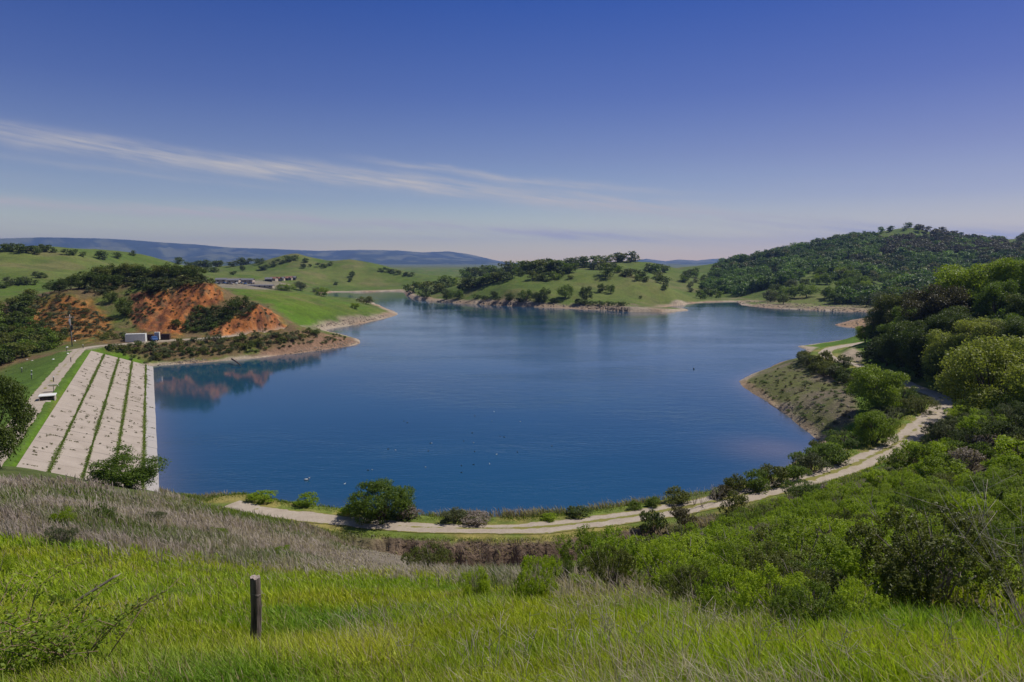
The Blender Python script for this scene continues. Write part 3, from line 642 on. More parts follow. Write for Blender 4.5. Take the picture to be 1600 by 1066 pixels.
for pts, wdt, amp, a0, a1, seed in [([(-45,9.0),(-36,8.4),(-22,7.35),(-5.3,6.1),(5.3,4.85),(14,3.9),(24,2.7),(40,1.6)], .66, 1.0, -60, 46, 1.),
        ([(-30,9.9),(-11.4,8.0),(-2,7.0),(8,6.0),(20,5.0)], .28, .6, -13, 11, 4.), ([(-45,4.4),(-36,3.95),(-24,3.65),(-12,3.2),(5,2.4),(20,1.8)], .40, 1.1, -60, 10, 7.), ([(-45,7.4),(-36,6.9),(-24,6.1),(-10,5.0),(10,3.6)], .28, .22, -60, -18, 9.), ([(-40,2.6),(-10,2.2),(10,1.8),(40,1.2)], .5, .25, -60, 40, 12.)]:
    ce = curve_el(pts); wob = math_(nt, 'MULTIPLY_ADD', shear_noise(.16, .25, .1, 1., 3, seed+20), 1.1, -.55)
    d = math_(nt, 'DIVIDE', math_(nt, 'ADD', math_(nt, 'SUBTRACT', eld, ce), wob), wdt)
    band = math_(nt, 'POWER', 2.718, math_(nt, 'MULTIPLY', math_(nt, 'MULTIPLY', d, d), -1.))
    fib = maprange(nt, shear_noise(.16, 2.6, .14, 1.0, 6, seed), .27, .62, 0., 1.)
    lenf = maprange(nt, shear_noise(.09, .2, .0, 1., 2, seed+3), .25, .5, .45, 1.)
    gate = math_(nt, 'MULTIPLY', maprange(nt, azd, a0-3, a0+6, 0, 1, True), maprange(nt, azd, a1-8, a1+8, 1, 0, True))
    m = math_(nt, 'MULTIPLY', math_(nt, 'MULTIPLY', math_(nt, 'MULTIPLY', band, fib), math_(nt, 'MULTIPLY', gate, lenf)), amp)
    cloud = m if cloud is None else math_(nt, 'ADD', cloud, m)
veil = math_(nt, 'MULTIPLY', maprange(nt, shear_noise(.07, .6, .05, 1., 4, 33.), .4, .75, 0, .16), maprange(nt, eld, 9, 2, 0, 1, True))
cloud = math_(nt, 'ADD', cloud, veil, clamp=True)
hs = N(nt, 'ShaderNodeHueSaturation'); hs.inputs['Saturation'].default_value = 1.0; hs.inputs['Hue'].default_value = .5; hs.inputs['Value'].default_value = 1.
links.new(sky.outputs[0], hs.inputs['Color'])
SKYCOL = hs.outputs[0]
tr = N(nt, 'ShaderNodeValToRGB'); e = tr.color_ramp.elements
e[0].position = 0.; e[0].color = (2.0, 1.62, 1.0, 1); e[1].position = 1.; e[1].color = (1.25, 1.12, .95, 1)
for ps, cc in ((.05, (1.62, 1.38, 1.02, 1)), (.10, (1.12, 1.0, 1.02, 1)), (.17, (.86, .77, .96, 1)), (.26, (.54, .57, .95, 1)), (.40, (.235, .41, .95, 1)), (.60, (.30, .46, .95, 1))): q = e.new(ps); q.color = cc
links.new(maprange(nt, eld, 0, 50, 0, 1), tr.inputs[0])
SKYCOL = mixc(nt, 1., SKYCOL, tr.outputs[0], 'MULTIPLY')
SKYCOL = mixc(nt, maprange(nt, azd, -8, 42, 0, 1, True), SKYCOL, mixc(nt, 1., SKYCOL, (.92, .80, .84), 'MULTIPLY'))
ccol = N(nt, 'ShaderNodeRGB'); ccol.outputs[0].default_value = (6.9, 6.6, 6.4, 1)
skc = mixc(nt, cloud, SKYCOL, ccol.outputs[0])
bg = N(nt, 'ShaderNodeBackground'); bg.inputs['Strength'].default_value = SKY_S = .08; links.new(skc, bg.inputs['Color'])
wo = N(nt, 'ShaderNodeOutputWorld'); links.new(bg.outputs[0], wo.inputs['Surface'])
hm, nt, nodes, links = newmat('haze')
pv = N(nt, 'ShaderNodeVolumePrincipled'); pv.inputs['Color'].default_value = (.30, .46, 1., 1); pv.inputs['Density'].default_value = HAZE_D = 8.5e-5; pv.inputs['Anisotropy'].default_value = .2
o = N(nt, 'ShaderNodeOutputMaterial'); links.new(pv.outputs[0], o.inputs['Volume'])
mb = MB(); mb.box((0, 0, 170), (24000, 24000, 400)); mb.V[-1][:, 2] = np.where(mb.V[-1][:, 2] > 100, 430., -12.)
tag(mb.obj('haze', hm), kind='stuff')
cam = bpy.data.cameras.new('camera'); cam.lens = 24; cam.sensor_width = 36; cam.clip_end = 60000; cam.clip_start = .1
co = link('camera', cam); co.location = (0, 0, CH); co.rotation_euler = (R(90)-PITCH, 0, 0); SC.camera = co
SC.view_settings.view_transform = 'Standard'; SC.view_settings.look = 'None'; SC.view_settings.gamma = 1; SC.view_settings.exposure = 0
SC.cycles.max_bounces = 8; SC.cycles.diffuse_bounces = 4; SC.cycles.glossy_bounces = 2; SC.cycles.transmission_bounces = 4; SC.cycles.volume_bounces = 0; SC.cycles.transparent_max_bounces = 8
SC.cycles.use_denoising = True
# ------------------------------------------------------------------ plant prototypes
M_LEAF = {
 'dark': leaf_mat('oak_leaf_dark', (.038, .064, .011), (.120, .158, .026), .36),
 'mid': leaf_mat('oak_leaf_green', (.070, .122, .012), (.175, .240, .028), .42),
 'spring': leaf_mat('oak_leaf_spring', (.180, .220, .032), (.380, .395, .095), .42),
 'lime': leaf_mat('oak_leaf_fresh', (.120, .190, .014), (.290, .360, .034), .45),
 'brush': leaf_mat('brush_leaf', (.160, .255, .012), (.400, .490, .032), .47),
 'sage': leaf_mat('sage_leaf', (.072, .088, .038), (.170, .190, .085), .36),
 'olive': leaf_mat('olive_leaf', (.078, .098, .018), (.185, .200, .040), .38),
 'bronze': leaf_mat('bronze_leaf', (.060, .056, .026), (.130, .112, .050), .32),
 'straw': leaf_mat('dry_brush_leaf', (.20, .16, .135), (.36, .30, .26), .3),
}
m_bark = surf_mat('oak_bark', (.055, .042, .032), (.12, .098, .08), 6., .95, .6, stretch=(1, 1, .2))
m_twig = surf_mat('grey_twig', (.16, .125, .105), (.30, .26, .22), 9., .9, .3)
def crown(seed, nspr, lps, leaf, spr_r, cz, rx, rz, nlobe=16, lobe=.36, up=.25, low=-.45, upright=False):
    g = np.random.default_rng(seed)
    d = g.normal(size=(nlobe*6, 3)); d /= np.linalg.norm(d, axis=1)[:, None]; d = d[d[:, 2] > low][:nlobe]
    lc = d*np.array([rx, rx, rz])*g.uniform(.45, .88, (len(d), 1)); lr = g.uniform(.6, 1.35, len(d))*lobe*rx
    lc = np.vstack([lc, [[0, 0, 0]]]); lr = np.append(lr, rx*.5)
    pr = lr**2/(lr**2).sum(); li = g.choice(len(lc), nspr, p=pr)
    sd_ = g.normal(size=(nspr, 3)); sd_[:, 2] += up; sd_ /= np.linalg.norm(sd_, axis=1)[:, None]
    P = lc[li]+sd_*lr[li][:, None]*g.uniform(.72, 1.04, (nspr, 1))*np.array([1, 1, .85])
    # drop what lies deep inside
    q = ((P/np.array([rx, rx, rz]))**2).sum(1); ok = (q > .22) & (P[:, 2] > low*rz*1.25); P = P[ok]; sd_ = sd_[ok]
    n = len(P)
    if upright:
        ax = sd_*.5+np.array([0, 0, .9]); ax /= np.linalg.norm(ax, axis=1)[:, None]
        t = g.uniform(-.3, 1, (n, lps)); Q = P[:, None]+ax[:, None]*t[..., None]*spr_r*1.8+g.normal(size=(n, lps, 3))*spr_r*.30
    else:
        Q = P[:, None]+g.normal(size=(n, lps, 3))*spr_r*np.array([1, 1, .6])
    nr_ = (sd_[:, None]*.8+np.array([0, 0, .25])+np.zeros((n, lps, 1))).reshape(-1, 3)
    Q = Q.reshape(-1, 3); Q[:, 2] += cz; okq = Q[:, 2] > .01; Q = Q[okq]; nr_ = nr_[okq]
    tn = np.repeat(g.uniform(0, 1, n), lps)[okq]
    V, f, ti = leafquads(Q, nr_, leaf, .6, .75, seed+1)
    ti = np.clip(.4*ti+.6*np.repeat(tn, 4), 0, 1)
    lc[:, 2] += cz
    return V, f, ti, lc, lr
def limbs(seed, lc, base_r, h0, nl, fork=.25, sink=.06):
    g = np.random.default_rng(seed); mb = MB()
    lean = g.normal(size=2)*.05
    top = np.array([lean[0], lean[1], h0])
    pts = np.array([[0, 0, -sink], [lean[0]*.2, lean[1]*.2, h0*.35], [lean[0]*.7, lean[1]*.7, h0*.75], top]); mb.tube(pts, [base_r*1.35, base_r, base_r*.85, base_r*.7], 7)
    for c in lc[np.argsort(-lc[:, 2])][:nl]:
        m = (top+c)/2+g.normal(size=3)*.04; m[2] -= .03
        st = top*.9; mb.tube([st, (st*.6+m*.4)+g.normal(size=3)*.015, m, c*.98], [base_r*.55, base_r*.42, base_r*.3, base_r*.1], 5, cap=False)
    return mb
def multistem(seed, n, hgt, rad, spread):
    g = np.random.default_rng(seed); mb = MB()
    for k in range(n):
        a = g.uniform(0, 6.28); s = g.uniform(.2, 1)*spread; e = np.array([math.cos(a)*s, math.sin(a)*s, hgt*g.uniform(.6, 1)])
        b0 = np.array([math.cos(a)*.04, math.sin(a)*.04, -.05]); m = e*np.array([.4, .4, .5])+g.normal(size=3)*.04
        mb.tube([b0, m, e], [rad, rad*.7, rad*.25], 4, cap=False)
    return mb
PROTO = {}
def proto(name, cr, wood):
    V, f, ti, lc, lr = cr
    leafm = mesh_np('crown_'+name, V, [f], [M_LEAF['mid']], False, {'tint': ti})
    woodm = wood(lc).mesh('trunk_'+name, m_bark, True)
    PROTO[name] = (leafm, woodm)
for k in range(3):
    proto('oak_near%d' % k, crown(100+k, 2700, 10, .027, .032, .53, .56, .46, 30, .25, low=-.95), lambda lc, k=k: limbs(120+k, lc, .030, .22, 9))
    proto('oak_mid%d' % k, crown(200+k, 520, 7, .060, .045, .50, .56, .47, 22, .27, low=-.98), lambda lc, k=k: limbs(220+k, lc, .030, .2, 6))
    proto('oak_far%d' % k, crown(300+k, 170, 5, .115, .06, .48, .56, .48, 11, .40, low=-1.), lambda lc, k=k: limbs(320+k, lc, .035, .28, 3))
    proto('shrub_far%d' % k, crown(400+k, 120, 5, .13, .07, .40, .58, .46, 9, .42, low=-.8), lambda lc, k=k: multistem(420+k, 4, .5, .03, .3))
for k in range(4):
    proto('brush_near%d' % k, crown(500+k, 1250, 26, .0190, .030, .37, .56, .50, 22, .26, up=.5, low=-.85, upright=True), lambda lc, k=k: multistem(520+k, 16, .75, .012, .45))
    proto('brush_mid%d' % k, crown(600+k, 620, 11, .048, .050, .36, .56, .48, 18, .30, up=.4, low=-.85, upright=True), lambda lc, k=k: multistem(620+k, 9, .7, .014, .42))
proto('willow', crown(700, 2900, 13, .024, .034, .38, .56, .50, 26, .28, up=.4, low=-1., upright=True), lambda lc: multistem(720, 14, .8, .016, .45))
proto('open_tree', crown(710, 1500, 12, .032, .034, .50, .62, .44, 18, .27, up=.3, low=-.8), lambda lc: multistem(720, 9, .7, .022, .5))
def plant(kind, pos, h, wf, mat, name, label, cat, group=None, rot=None, twig=False, tilt=0, single=False):
    lm, wm = PROTO[kind]
    rot = random.uniform(0, 6.28) if rot is None else rot
    o = link(name, None); o.location = pos; o.rotation_euler = (tilt, 0, rot); o.scale = (h*wf, h*wf, h)
    tag(o, label, cat, group)
    isb = cat in ('shrub', 'bush')
    c = link('foliage' if isb else 'crown', lm, o); c.material_slots[0].link = 'OBJECT'; c.material_slots[0].material = M_LEAF[mat]
    t = link('stems' if isb else 'trunk', wm, o)
    if twig: t.material_slots[0].link = 'OBJECT'; t.material_slots[0].material = m_twig
    return o
def pt(kind, px, py, hpx, wpx, mat, name, label, cat, group=None, rmin=2.5, rmax=1400, **k):
    """a plant standing where the photo shows its foot, hpx tall and wpx wide there"""
    p = hit(px, py, rmin, rmax)
    if p is None: print('MISS', label, px, py); return
    h = hpx*mpp(p)*1.07; return plant(kind, p, h, (wpx/hpx)/1.06, mat, name, label, cat, group, **k)
def scat(n, poly, mind, rmin, rmax, seed, margin=0, power=0.):
    """feet scattered over an area of ground given by its outline in the photo; mind = least spacing in metres"""
    g = np.random.default_rng(seed); poly = np.array(poly, float); lo = poly.min(0); hi = poly.max(0); out = []
    for k in range(n*14):
        q = g.uniform(lo, hi)
        if not inpoly(np.array([q[0]]), np.array([q[1]]), poly)[0]: continue
        p = hit(q[0], q[1], rmin, rmax, tries=1)
        if p is None or p[2] < .25: continue
        if any((p[0]-o[0])**2+(p[1]-o[1])**2 < mind**2 for o in out): continue
        if any((p[0]-b[0])**2+(p[1]-b[1])**2 < 14 for b in ROADF[::3]): continue
        out.append(p)
        if len(out) >= n: break
    return out
def bases(pre):
    out = []
    for k in range(3):
        me = PROTO[pre+'%d' % k][0]; v = np.empty(len(me.vertices)*3, np.float32); me.vertices.foreach_get('co', v); out.append(v.reshape(-1, 3))
    return out
def mass(name, label, cat, items, pre, mat, seed):
    g = np.random.default_rng(seed); base = bases(pre); Vs = []; C = []
    for p, h, w, col in items:
        b = base[g.integers(3)]; a = g.uniform(0, 6.28); ca, sa = math.cos(a), math.sin(a)
        Vs.append(np.stack([(b[:, 0]*ca-b[:, 1]*sa)*w+p[0], (b[:, 0]*sa+b[:, 1]*ca)*w+p[1], b[:, 2]*h+p[2]-.12*h], -1))
        C.append(np.array(col)*(np.repeat(g.uniform(.6, 1.5, len(b)//4), 4)*g.uniform(.75, 1.25))[:, None])
    V = np.vstack(Vs); f = np.arange(len(V)).reshape(-1, 4)
    return tag(link(name, mesh_np(name, V, [f], [mat], False, {'col': np.vstack(C)})), label, cat, kind='stuff')
m_mass = leaf_mat('scrub_mass_leaf', None, None, .32, attr='col')
KC = {'dark': c3(.050, .072, .020), 'olive': c3(.100, .115, .032), 'sage': c3(.100, .118, .062), 'mid': c3(.090, .140, .025), 'bronze': c3(.10, .085, .04), 'straw': c3(.26, .21, .17)}
ORD = ['first','second','third','fourth','fifth','sixth','seventh','eighth','ninth','tenth','eleventh','twelfth','thirteenth','fourteenth','fifteenth','sixteenth','seventeenth','eighteenth','nineteenth','twentieth']
# ---- single trees and bushes one can point to
one = [
 ('oak_near0', -2, 728, 140, 100, 'dark', 'oak_tree', 'dark leafy oak cut by the picture edge beside the dam', 'tree', 66, 90),
 ('open_tree', 200, 758, 58, 94, 'mid', 'small_tree', 'sparse spreading tree in front of the concrete dam face', 'tree', 55, 90),
 ('willow', 597, 811, 66, 92, 'mid', 'willow_bush', 'biggest round green bush on the lake side of the gravel road', 'bush', 50, 90),
 ('brush_mid0', 548, 803, 26, 40, 'brush', 'bush', 'low bright bush leaning against the big willow bush', 'bush', 50, 90),
 ('brush_mid1', 640, 812, 22, 34, 'straw', 'bush', 'small greyish dry bush at the foot of the big willow bush', 'bush', 50, 90),
 ('brush_mid2', 478, 789, 21, 36, 'brush', 'bush', 'small dark green bush alone at the water beyond the gravel road', 'bush', 50, 90),
 ('brush_mid3', 410, 782, 14, 42, 'brush', 'bush', 'flat low green bush at the lake near the dam end of the road', 'bush', 50, 90),
 ('brush_mid0', 322, 772, 9, 24, 'brush', 'bush', 'tiny green bush beside the foot of the dam face', 'bush', 50, 95),
 ('brush_mid1', 712, 816, 22, 40, 'sage', 'bush', 'grey green bush on the bank just beyond the two wheel tracks', 'bush', 50, 90),
 ('brush_mid2', 742, 817, 18, 44, 'straw', 'bush', 'pale dry tuft bush on the lake bank mid road', 'bush', 50, 90),
 ('brush_mid3', 905, 806, 14, 36, 'dark', 'bush', 'low dark bush on the lake bank where the road begins to rise', 'bush', 50, 95),
 ('brush_mid1', 860, 812, 10, 26, 'brush', 'bush', 'very low green bush on the bank beside a larger dark one', 'bush', 50, 95),
 ('brush_mid0', 993, 797, 16, 20, 'mid', 'bush', 'small upright bush at the lake, first of three in line', 'bush', 50, 95),
 ('brush_mid1', 1022, 791, 15, 24, 'mid', 'bush', 'small upright bush at the lake, middle of three in line', 'bush', 50, 95),
 ('brush_mid2', 1057, 786, 26, 40, 'olive', 'bush', 'round olive bush at the lake, largest of three in line', 'bush', 50, 95),
 ('brush_mid3', 1020, 834, 38, 40, 'dark', 'bush', 'dark rounded bush standing on the pale cut bank below the road', 'bush', 40, 90),
 ('brush_mid0', 1075, 825, 40, 44, 'bronze', 'bush', 'thin brownish bush below the road beside the dark rounded bush', 'bush', 40, 90),
 ('brush_mid1', 1147, 806, 40, 36, 'olive', 'bush', 'yellowish olive bush overlapping the near edge of the gravel road', 'bush', 40, 90),
 ('brush_near1', 1252, 783, 38, 62, 'mid', 'bush', 'full green bush covering the near edge of the gravel road', 'bush', 40, 90),
 ('oak_near1', 1366, 648, 70, 84, 'lime', 'oak_tree', 'round dome shaped oak between the bare shore and the road bend', 'tree', 90, 160),
 ('willow', 1364, 693, 56, 62, 'lime', 'bush', 'pointed bright bush between road and lake below the dome oak', 'bush', 70, 140),
 ('brush_mid0', 1122, 777, 24, 34, 'bronze', 'bush', 'low brownish bush where the lake bank begins to rise to the right', 'bush', 55, 110),
 ('brush_mid1', 1150, 771, 30, 38, 'olive', 'bush', 'olive bush second in the belt between rising road and lake', 'bush', 55, 110),
 ('brush_mid2', 1178, 765, 34, 44, 'mid', 'bush', 'dense green bush third in the belt between rising road and lake', 'bush', 55, 110),
 ('brush_mid3', 1208, 757, 34, 46, 'olive', 'bush', 'broad olive bush in the middle of the belt between road and lake', 'bush', 55, 110),
 ('brush_mid0', 1238, 748, 30, 44, 'mid', 'bush', 'green bush after the broad olive one in the roadside belt', 'bush', 55, 115),
 ('brush_mid1', 1268, 738, 30, 46, 'sage', 'bush', 'greyish bush opposite the full bush at the road edge', 'bush', 55, 115),
 ('brush_mid2', 1298, 724, 32, 50, 'mid', 'bush', 'spreading green bush at the corner of the bay', 'bush', 55, 120),
 ('brush_near2', 1325, 700, 34, 70, 'mid', 'bush', 'broad green bush beside the pointed bright bush near the road', 'bush', 70, 140),
 ('brush_near3', 1405, 638, 42, 62, 'mid', 'bush', 'leafy bush filling the inside of the road bend', 'bush', 80, 160),
 ('brush_near0', 1440, 644, 32, 50, 'olive', 'bush', 'olive bush at the outer point of the road bend', 'bush', 80, 160),
 ('brush_near1', 1395, 660, 30, 60, 'sage', 'bush', 'greyish bush on the lake side of the road bend', 'bush', 80, 160),
 ('oak_near2', 1550, 672, 128, 140, 'spring', 'oak_tree', 'large pale yellow green oak leaning over the road bend', 'tree', 90, 200),
 ('oak_near0', 1530, 572, 74, 78, 'spring', 'oak_tree', 'pale green oak rising behind the large yellow green one', 'tree', 120, 240),
 ('oak_near1', 1480, 606, 82, 84, 'spring', 'oak_tree', 'soft yellow oak among dark oaks above the road', 'tree', 110, 240),
 ('oak_near2', 1520, 498, 84, 108, 'lime', 'oak_tree', 'tall bright green oak on the skyline of the near hillside', 'tree', 150, 330),
 ('oak_near0', 1586, 484, 82, 92, 'lime', 'oak_tree', 'bright green oak on the skyline at the picture edge', 'tree', 150, 330),
 ('oak_near1', 1556, 506, 62, 62, 'mid', 'oak_tree', 'round mid green oak between the two bright skyline oaks', 'tree', 140, 330),
 ('oak_near2', 1458, 532, 86, 84, 'bronze', 'oak_tree', 'dusky brownish oak under the tall bright skyline oak', 'tree', 140, 330),
 ('oak_near0', 1402, 524, 66, 72, 'olive', 'oak_tree', 'olive oak at the lake end of the near wooded slope', 'tree', 150, 330),
 ('oak_near1', 1374, 530, 44, 44, 'dark', 'oak_tree', 'small dark oak above the pale road cut at the lake', 'tree', 150, 330),
 ('oak_near1', 1352, 536, 26, 32, 'lime', 'oak_tree', 'little fresh green tree at the far end of the gravel road', 'tree', 150, 330),
]
for kd, px, py, h, w, mt, nm, lb, cat, r0, r1 in one: pt(kd, px, py, h, w, mt, nm, lb, cat, rmin=r0, rmax=r1)
# ---- dark oaks filling the near wooded slope
dk = [(1500,512,52,60),(1470,505,46,54),(1540,500,44,54),(1600,505,44,56),(1412,572,66,70),(1440,585,76,80),(1398,555,50,54),(1436,590,60,66),(1486,604,64,70),(1478,560,70,70),(1500,590,60,66),(1512,640,70,70),(1560,600,60,64),(1590,560,60,66),(1575,540,50,54),(1600,640,80,80),(1600,520,54,56),(1440,540,60,60),(1420,530,50,54),(1560,560,54,60),(1495,535,56,60),(1385,572,44,50),(1610,600,70,70),(1530,625,60,70),(1572,648,70,76)]
for i, (px, py, h, w) in enumerate(dk):
    pt('oak_near%d' % (i % 3), px, py, h, w, ['dark', 'dark', 'mid', 'olive'][i % 4], 'oak_tree', 'dark oak packed among others on the shaded slope above the road bend', 'tree', 'dark oaks on the near wooded slope', 100, 330)
for i, p in enumerate(scat(26, [(1250,560),(1290,556),(1330,566),(1380,590),(1345,620),(1325,600),(1290,590),(1262,578)], 2.2, 110, 230, 5)):
    plant('brush_mid%d' % (i % 4), p, random.uniform(2, 3.6), random.uniform(1., 1.5), random.choice(['sage', 'olive', 'dark', 'olive']), 'shrub', 'grey olive shrub in the belt between bare lake point and road', 'shrub', 'shrubs on the bare lake point')
for i, p in enumerate(scat(34, [(1100,776),(1180,756),(1235,735),(1270,712),(1300,690),(1340,690),(1385,672),(1395,680),(1340,712),(1260,742),(1160,768)], 1.6, 62, 130, 6)):
    plant('brush_mid%d' % (i % 4), p, random.uniform(1.3, 2.5), random.uniform(1., 1.5), random.choice(['mid', 'olive', 'sage', 'brush']), 'shrub', 'shrub in the green strip between the rising road and the lake', 'shrub', 'shrubs along the lake side of the road')
for i, p in enumerate(scat(24, [(1470,690),(1500,655),(1540,640),(1600,640),(1620,690),(1560,720)], 2.5, 70, 170, 7)):
    plant('brush_near%d' % (i % 4), p, random.uniform(2, 3.4), random.uniform(1., 1.5), random.choice(['mid', 'dark', 'brush', 'sage']), 'shrub', 'shrub on the slope right above the road bend', 'shrub', 'shrubs above the road bend')
US = []
for p in scat(170, [(1372,520),(1400,500),(1450,500),(1500,480),(1620,450),(1640,660),(1540,660),(1490,625),(1440,600),(1390,580),(1350,560)], 2.2, 105, 330, 27): US.append((p, random.uniform(2, 4.5), random.uniform(3, 5), KC[random.choice(['dark','mid','olive','dark'])]))
# ---- the brush thicket on the near slope
BR = [(905,905),(960,890),(1040,870),(1110,838),(1180,815),(1260,795),(1330,768),(1400,735),(1440,705),(1500,700),(1640,690),(1640,915),(1560,922),(1480,945),(1380,965),(1290,985),(1200,982),(1120,950),(1020,928),(930,926)]
pts = scat(185, BR, 1.2, 10.5, 92, 8)
for i, p in enumerate(pts):
    r = math.hypot(p[0], p[1]); h = random.uniform(1.25, 2.5)*(1 if r > 18 else .8)
    mt = random.choices(['brush', 'lime', 'mid', 'olive', 'straw'], [7, 3, 1.4, 1.8, 1.3])[0]
    plant(('brush_near%d' if r < 60 else 'brush_mid%d') % (i % 4), p, h, random.uniform(.95, 1.35), mt, 'shrub', 'waist high leafy shrub in the dense green thicket covering the near slope', 'shrub', 'shrubs of the near slope thicket', twig=True)
for px, py, h, w, mt, lb in [(1085,943,52,70,'olive','olive shrub at the lower front edge of the thicket nearest the dry patch'),(1140,962,70,86,'brush','bright shrub bulging out at the lower front of the thicket'),(1205,978,82,104,'brush','largest bright shrub at the lower front of the thicket'),(1270,986,70,90,'mid','darker green shrub at the very front of the thicket'),(1335,980,60,84,'brush','front shrub beside the low bare grey branches'),(742,938,42,40,'brush','small bright shrub standing alone in the dry grass'),(838,935,52,56,'brush','bright rounded shrub at the lake side tip of the thicket'),(873,922,44,34,'mid','narrow taller shrub just behind the bright rounded one'),(910,930,28,46,'brush','low spreading shrub beside the narrow taller one'),
   (955,925,66,70,'olive','sparse olive shrub where the thicket begins'),(672,886,36,62,'olive','scraggly green shrub growing in the gully below the road'),(100,812,24,30,'brush','little green shrub high in the dry weeds near the big oak'),(160,806,20,30,'mid','small darker shrub in the dry weeds facing the dam'),
   (95,845,26,36,'sage','greyish shrub low in the dry weed belt'),(440,866,18,22,'brush','tiny bright green plant in the dry weeds above the gully'),(240,812,16,36,'sage','flat grey green shrub in the dry weeds below the sparse tree'),(340,835,14,30,'lime','small fresh green patch plant in the mauve weeds'),(90,962,34,30,'mid','small leafy sapling in the grass beside the fallen stake'),(-4,905,44,40,'brush','leafy shrub cut by the picture edge above the brambles')]:
    pt('brush_near%d' % random.randrange(4), px, py+8, h*(1.9 if 730 < px < 930 else 1.5), w*1.18, mt, 'shrub', lb, 'shrub', rmin=5, rmax=70, twig=True)
# ---- red hill and the shore below it
z1 = lambda x, y: (x/3.5525, 340+y/3.5525)
for i, (x, y, h, w) in enumerate([(330,410,70,90),(300,415,60,80),(395,370,70,90),(440,395,80,100),(500,345,90,120),(560,330,95,130),(610,330,95,130),(665,340,80,110),(720,335,80,110),(775,335,70,100),(540,385,80,110),(885,335,70,100),(940,330,75,110),(1000,335,75,110),(1055,335,70,110),(1105,340,75,100),(640,380,70,100)]):
    px, py = z1(x, y); pt('oak_mid%d' % (i % 3), px, py, h/3.55, w/3.55, ['dark', 'dark', 'olive'][i % 3], 'oak_tree', 'dark oak crowded on top of the red cliff hill', 'tree', 'oaks crowning the red hill', 190, 330)
for i, (x, y, h, w, lb) in enumerate([(695,545,95,85,'dark oak rooted in the middle of the red cliff face'),(620,470,60,75,'dark oak high on the shaded side of the red cliff'),(830,425,55,75,'dark bush oak hanging over the red cliff edge'),(1290,545,95,100,'dark round oak above the little red cliff'),(1345,505,75,80,'oak beside the dark round one at the meadow corner'),(980,610,45,55,'dark shrub at the foot of the bright red cliff')]):
    px, py = z1(x, y); pt('oak_mid%d' % (i % 3), px, py, h/3.55, w/3.55, 'dark', 'oak_tree', lb, 'tree', None, 190, 330)
SCRUB = []
for p in scat(120, [(1165,597),(1185,586),(1245,566),(1300,590),(1335,610),(1338,650),(1300,672),(1240,652),(1205,628)], 1.3, 95, 215, 35): SCRUB.append((p, random.uniform(.2, .7), random.uniform(.4, 1.2), KC[random.choice(['olive','sage','bronze','mid'])]))
for n, poly, md, h0, h1, mats, sd0 in [(90, [(480,370),(600,330),(800,310),(1000,320),(1150,340),(1200,380),(1050,385),(930,410),(840,425),(700,375),(600,420),(520,440)], 1.7, 1.6, 3, ['sage','olive','dark','olive'], 9),
    (90, [(1010,640),(1040,560),(1090,510),(1200,495),(1280,540),(1290,570),(1150,630)], 1.4, 1.2, 2.4, ['dark','olive','mid','dark'], 10),
    (130, [(60,480),(260,410),(400,430),(520,520),(640,600),(660,650),(540,660),(420,680),(220,640),(60,560)], 1.7, .7, 1.9, ['sage','olive','dark','sage','bronze'], 11),
    (60, [(700,390),(930,420),(920,500),(800,560),(760,620),(660,560),(690,470)], 1.4, .5, 1.3, ['dark','olive','sage'], 29),
    (50, [(930,410),(1150,390),(1230,450),(1050,500),(960,560)], 1.6, .35, .9, ['dark','olive','bronze'], 30),
    (60, [(1050,660),(1400,480),(1480,480),(1560,610),(1480,640),(1300,640)], 1.3, .4, 1.1, ['dark','olive','sage','bronze'], 33), (26, [(1330,530),(1400,480),(1460,470),(1420,500),(1350,560)], 1.0, .7, 1.5, ['dark','olive','sage'], 34),
    (150, [(570,715),(640,740),(760,780),(900,760),(1100,720),(1400,700),(1650,680),(1850,650),(1950,640),(1900,690),(1600,720),(1300,760),(1000,790),(800,810),(700,790)], 1.5, .5, 1.3, ['sage','olive','dark','mid'], 31)]:
    for p in scat(n, [z1(x, y) for x, y in poly], md, 165, 300, sd0): SCRUB.append((p, random.uniform(h0, h1), random.uniform(h0, h1)*random.uniform(1, 1.5), KC[random.choice(mats)]))
for i, p in enumerate(scat(60, [z1(x, y) for x, y in [(-60,520),(40,440),(200,410),(210,440),(100,560),(330,660),(400,690),(300,740),(100,800),(-60,850)]], 3., 150, 300, 12)):
    plant('oak_far%d' % (i % 3), p, random.uniform(2.4, 5), random.uniform(1., 1.4), random.choice(['dark', 'olive', 'dark', 'mid']), 'tree', 'low dark tree in the scrubby hollow downstream of the dam', 'tree', 'scrub trees downstream of the dam')
for i, p in enumerate(scat(80, [(160,547),(230,540),(330,530),(430,522),(480,516),(505,523),(470,533),(400,545),(330,555),(240,563),(215,557)], 1.7, 165, 260, 13)):
    plant('shrub_far%d' % (i % 3), p, random.uniform(1., 2.2), random.uniform(1., 1.7), random.choice(['sage', 'olive', 'dark', 'sage']), 'shrub', 'grey green shrub on the shore slope below the white container', 'shrub', 'shrubs on the shore below the track')
for i, p in enumerate(scat(16, [z1(x, y) for x, y in [(540,690),(560,650),(680,640),(680,690)]]+[(300,512),(270,518)], 1.6, 185, 240, 14)):
    plant('shrub_far%d' % (i % 3), p, random.uniform(1.2, 2.4), random.uniform(1., 1.7), random.choice(['sage', 'olive', 'dark']), 'shrub', 'shrub growing close behind the parked containers', 'shrub', 'shrubs behind the containers')
z2 = lambda x, y: (300+x/3.5525, 340+y/3.5525)
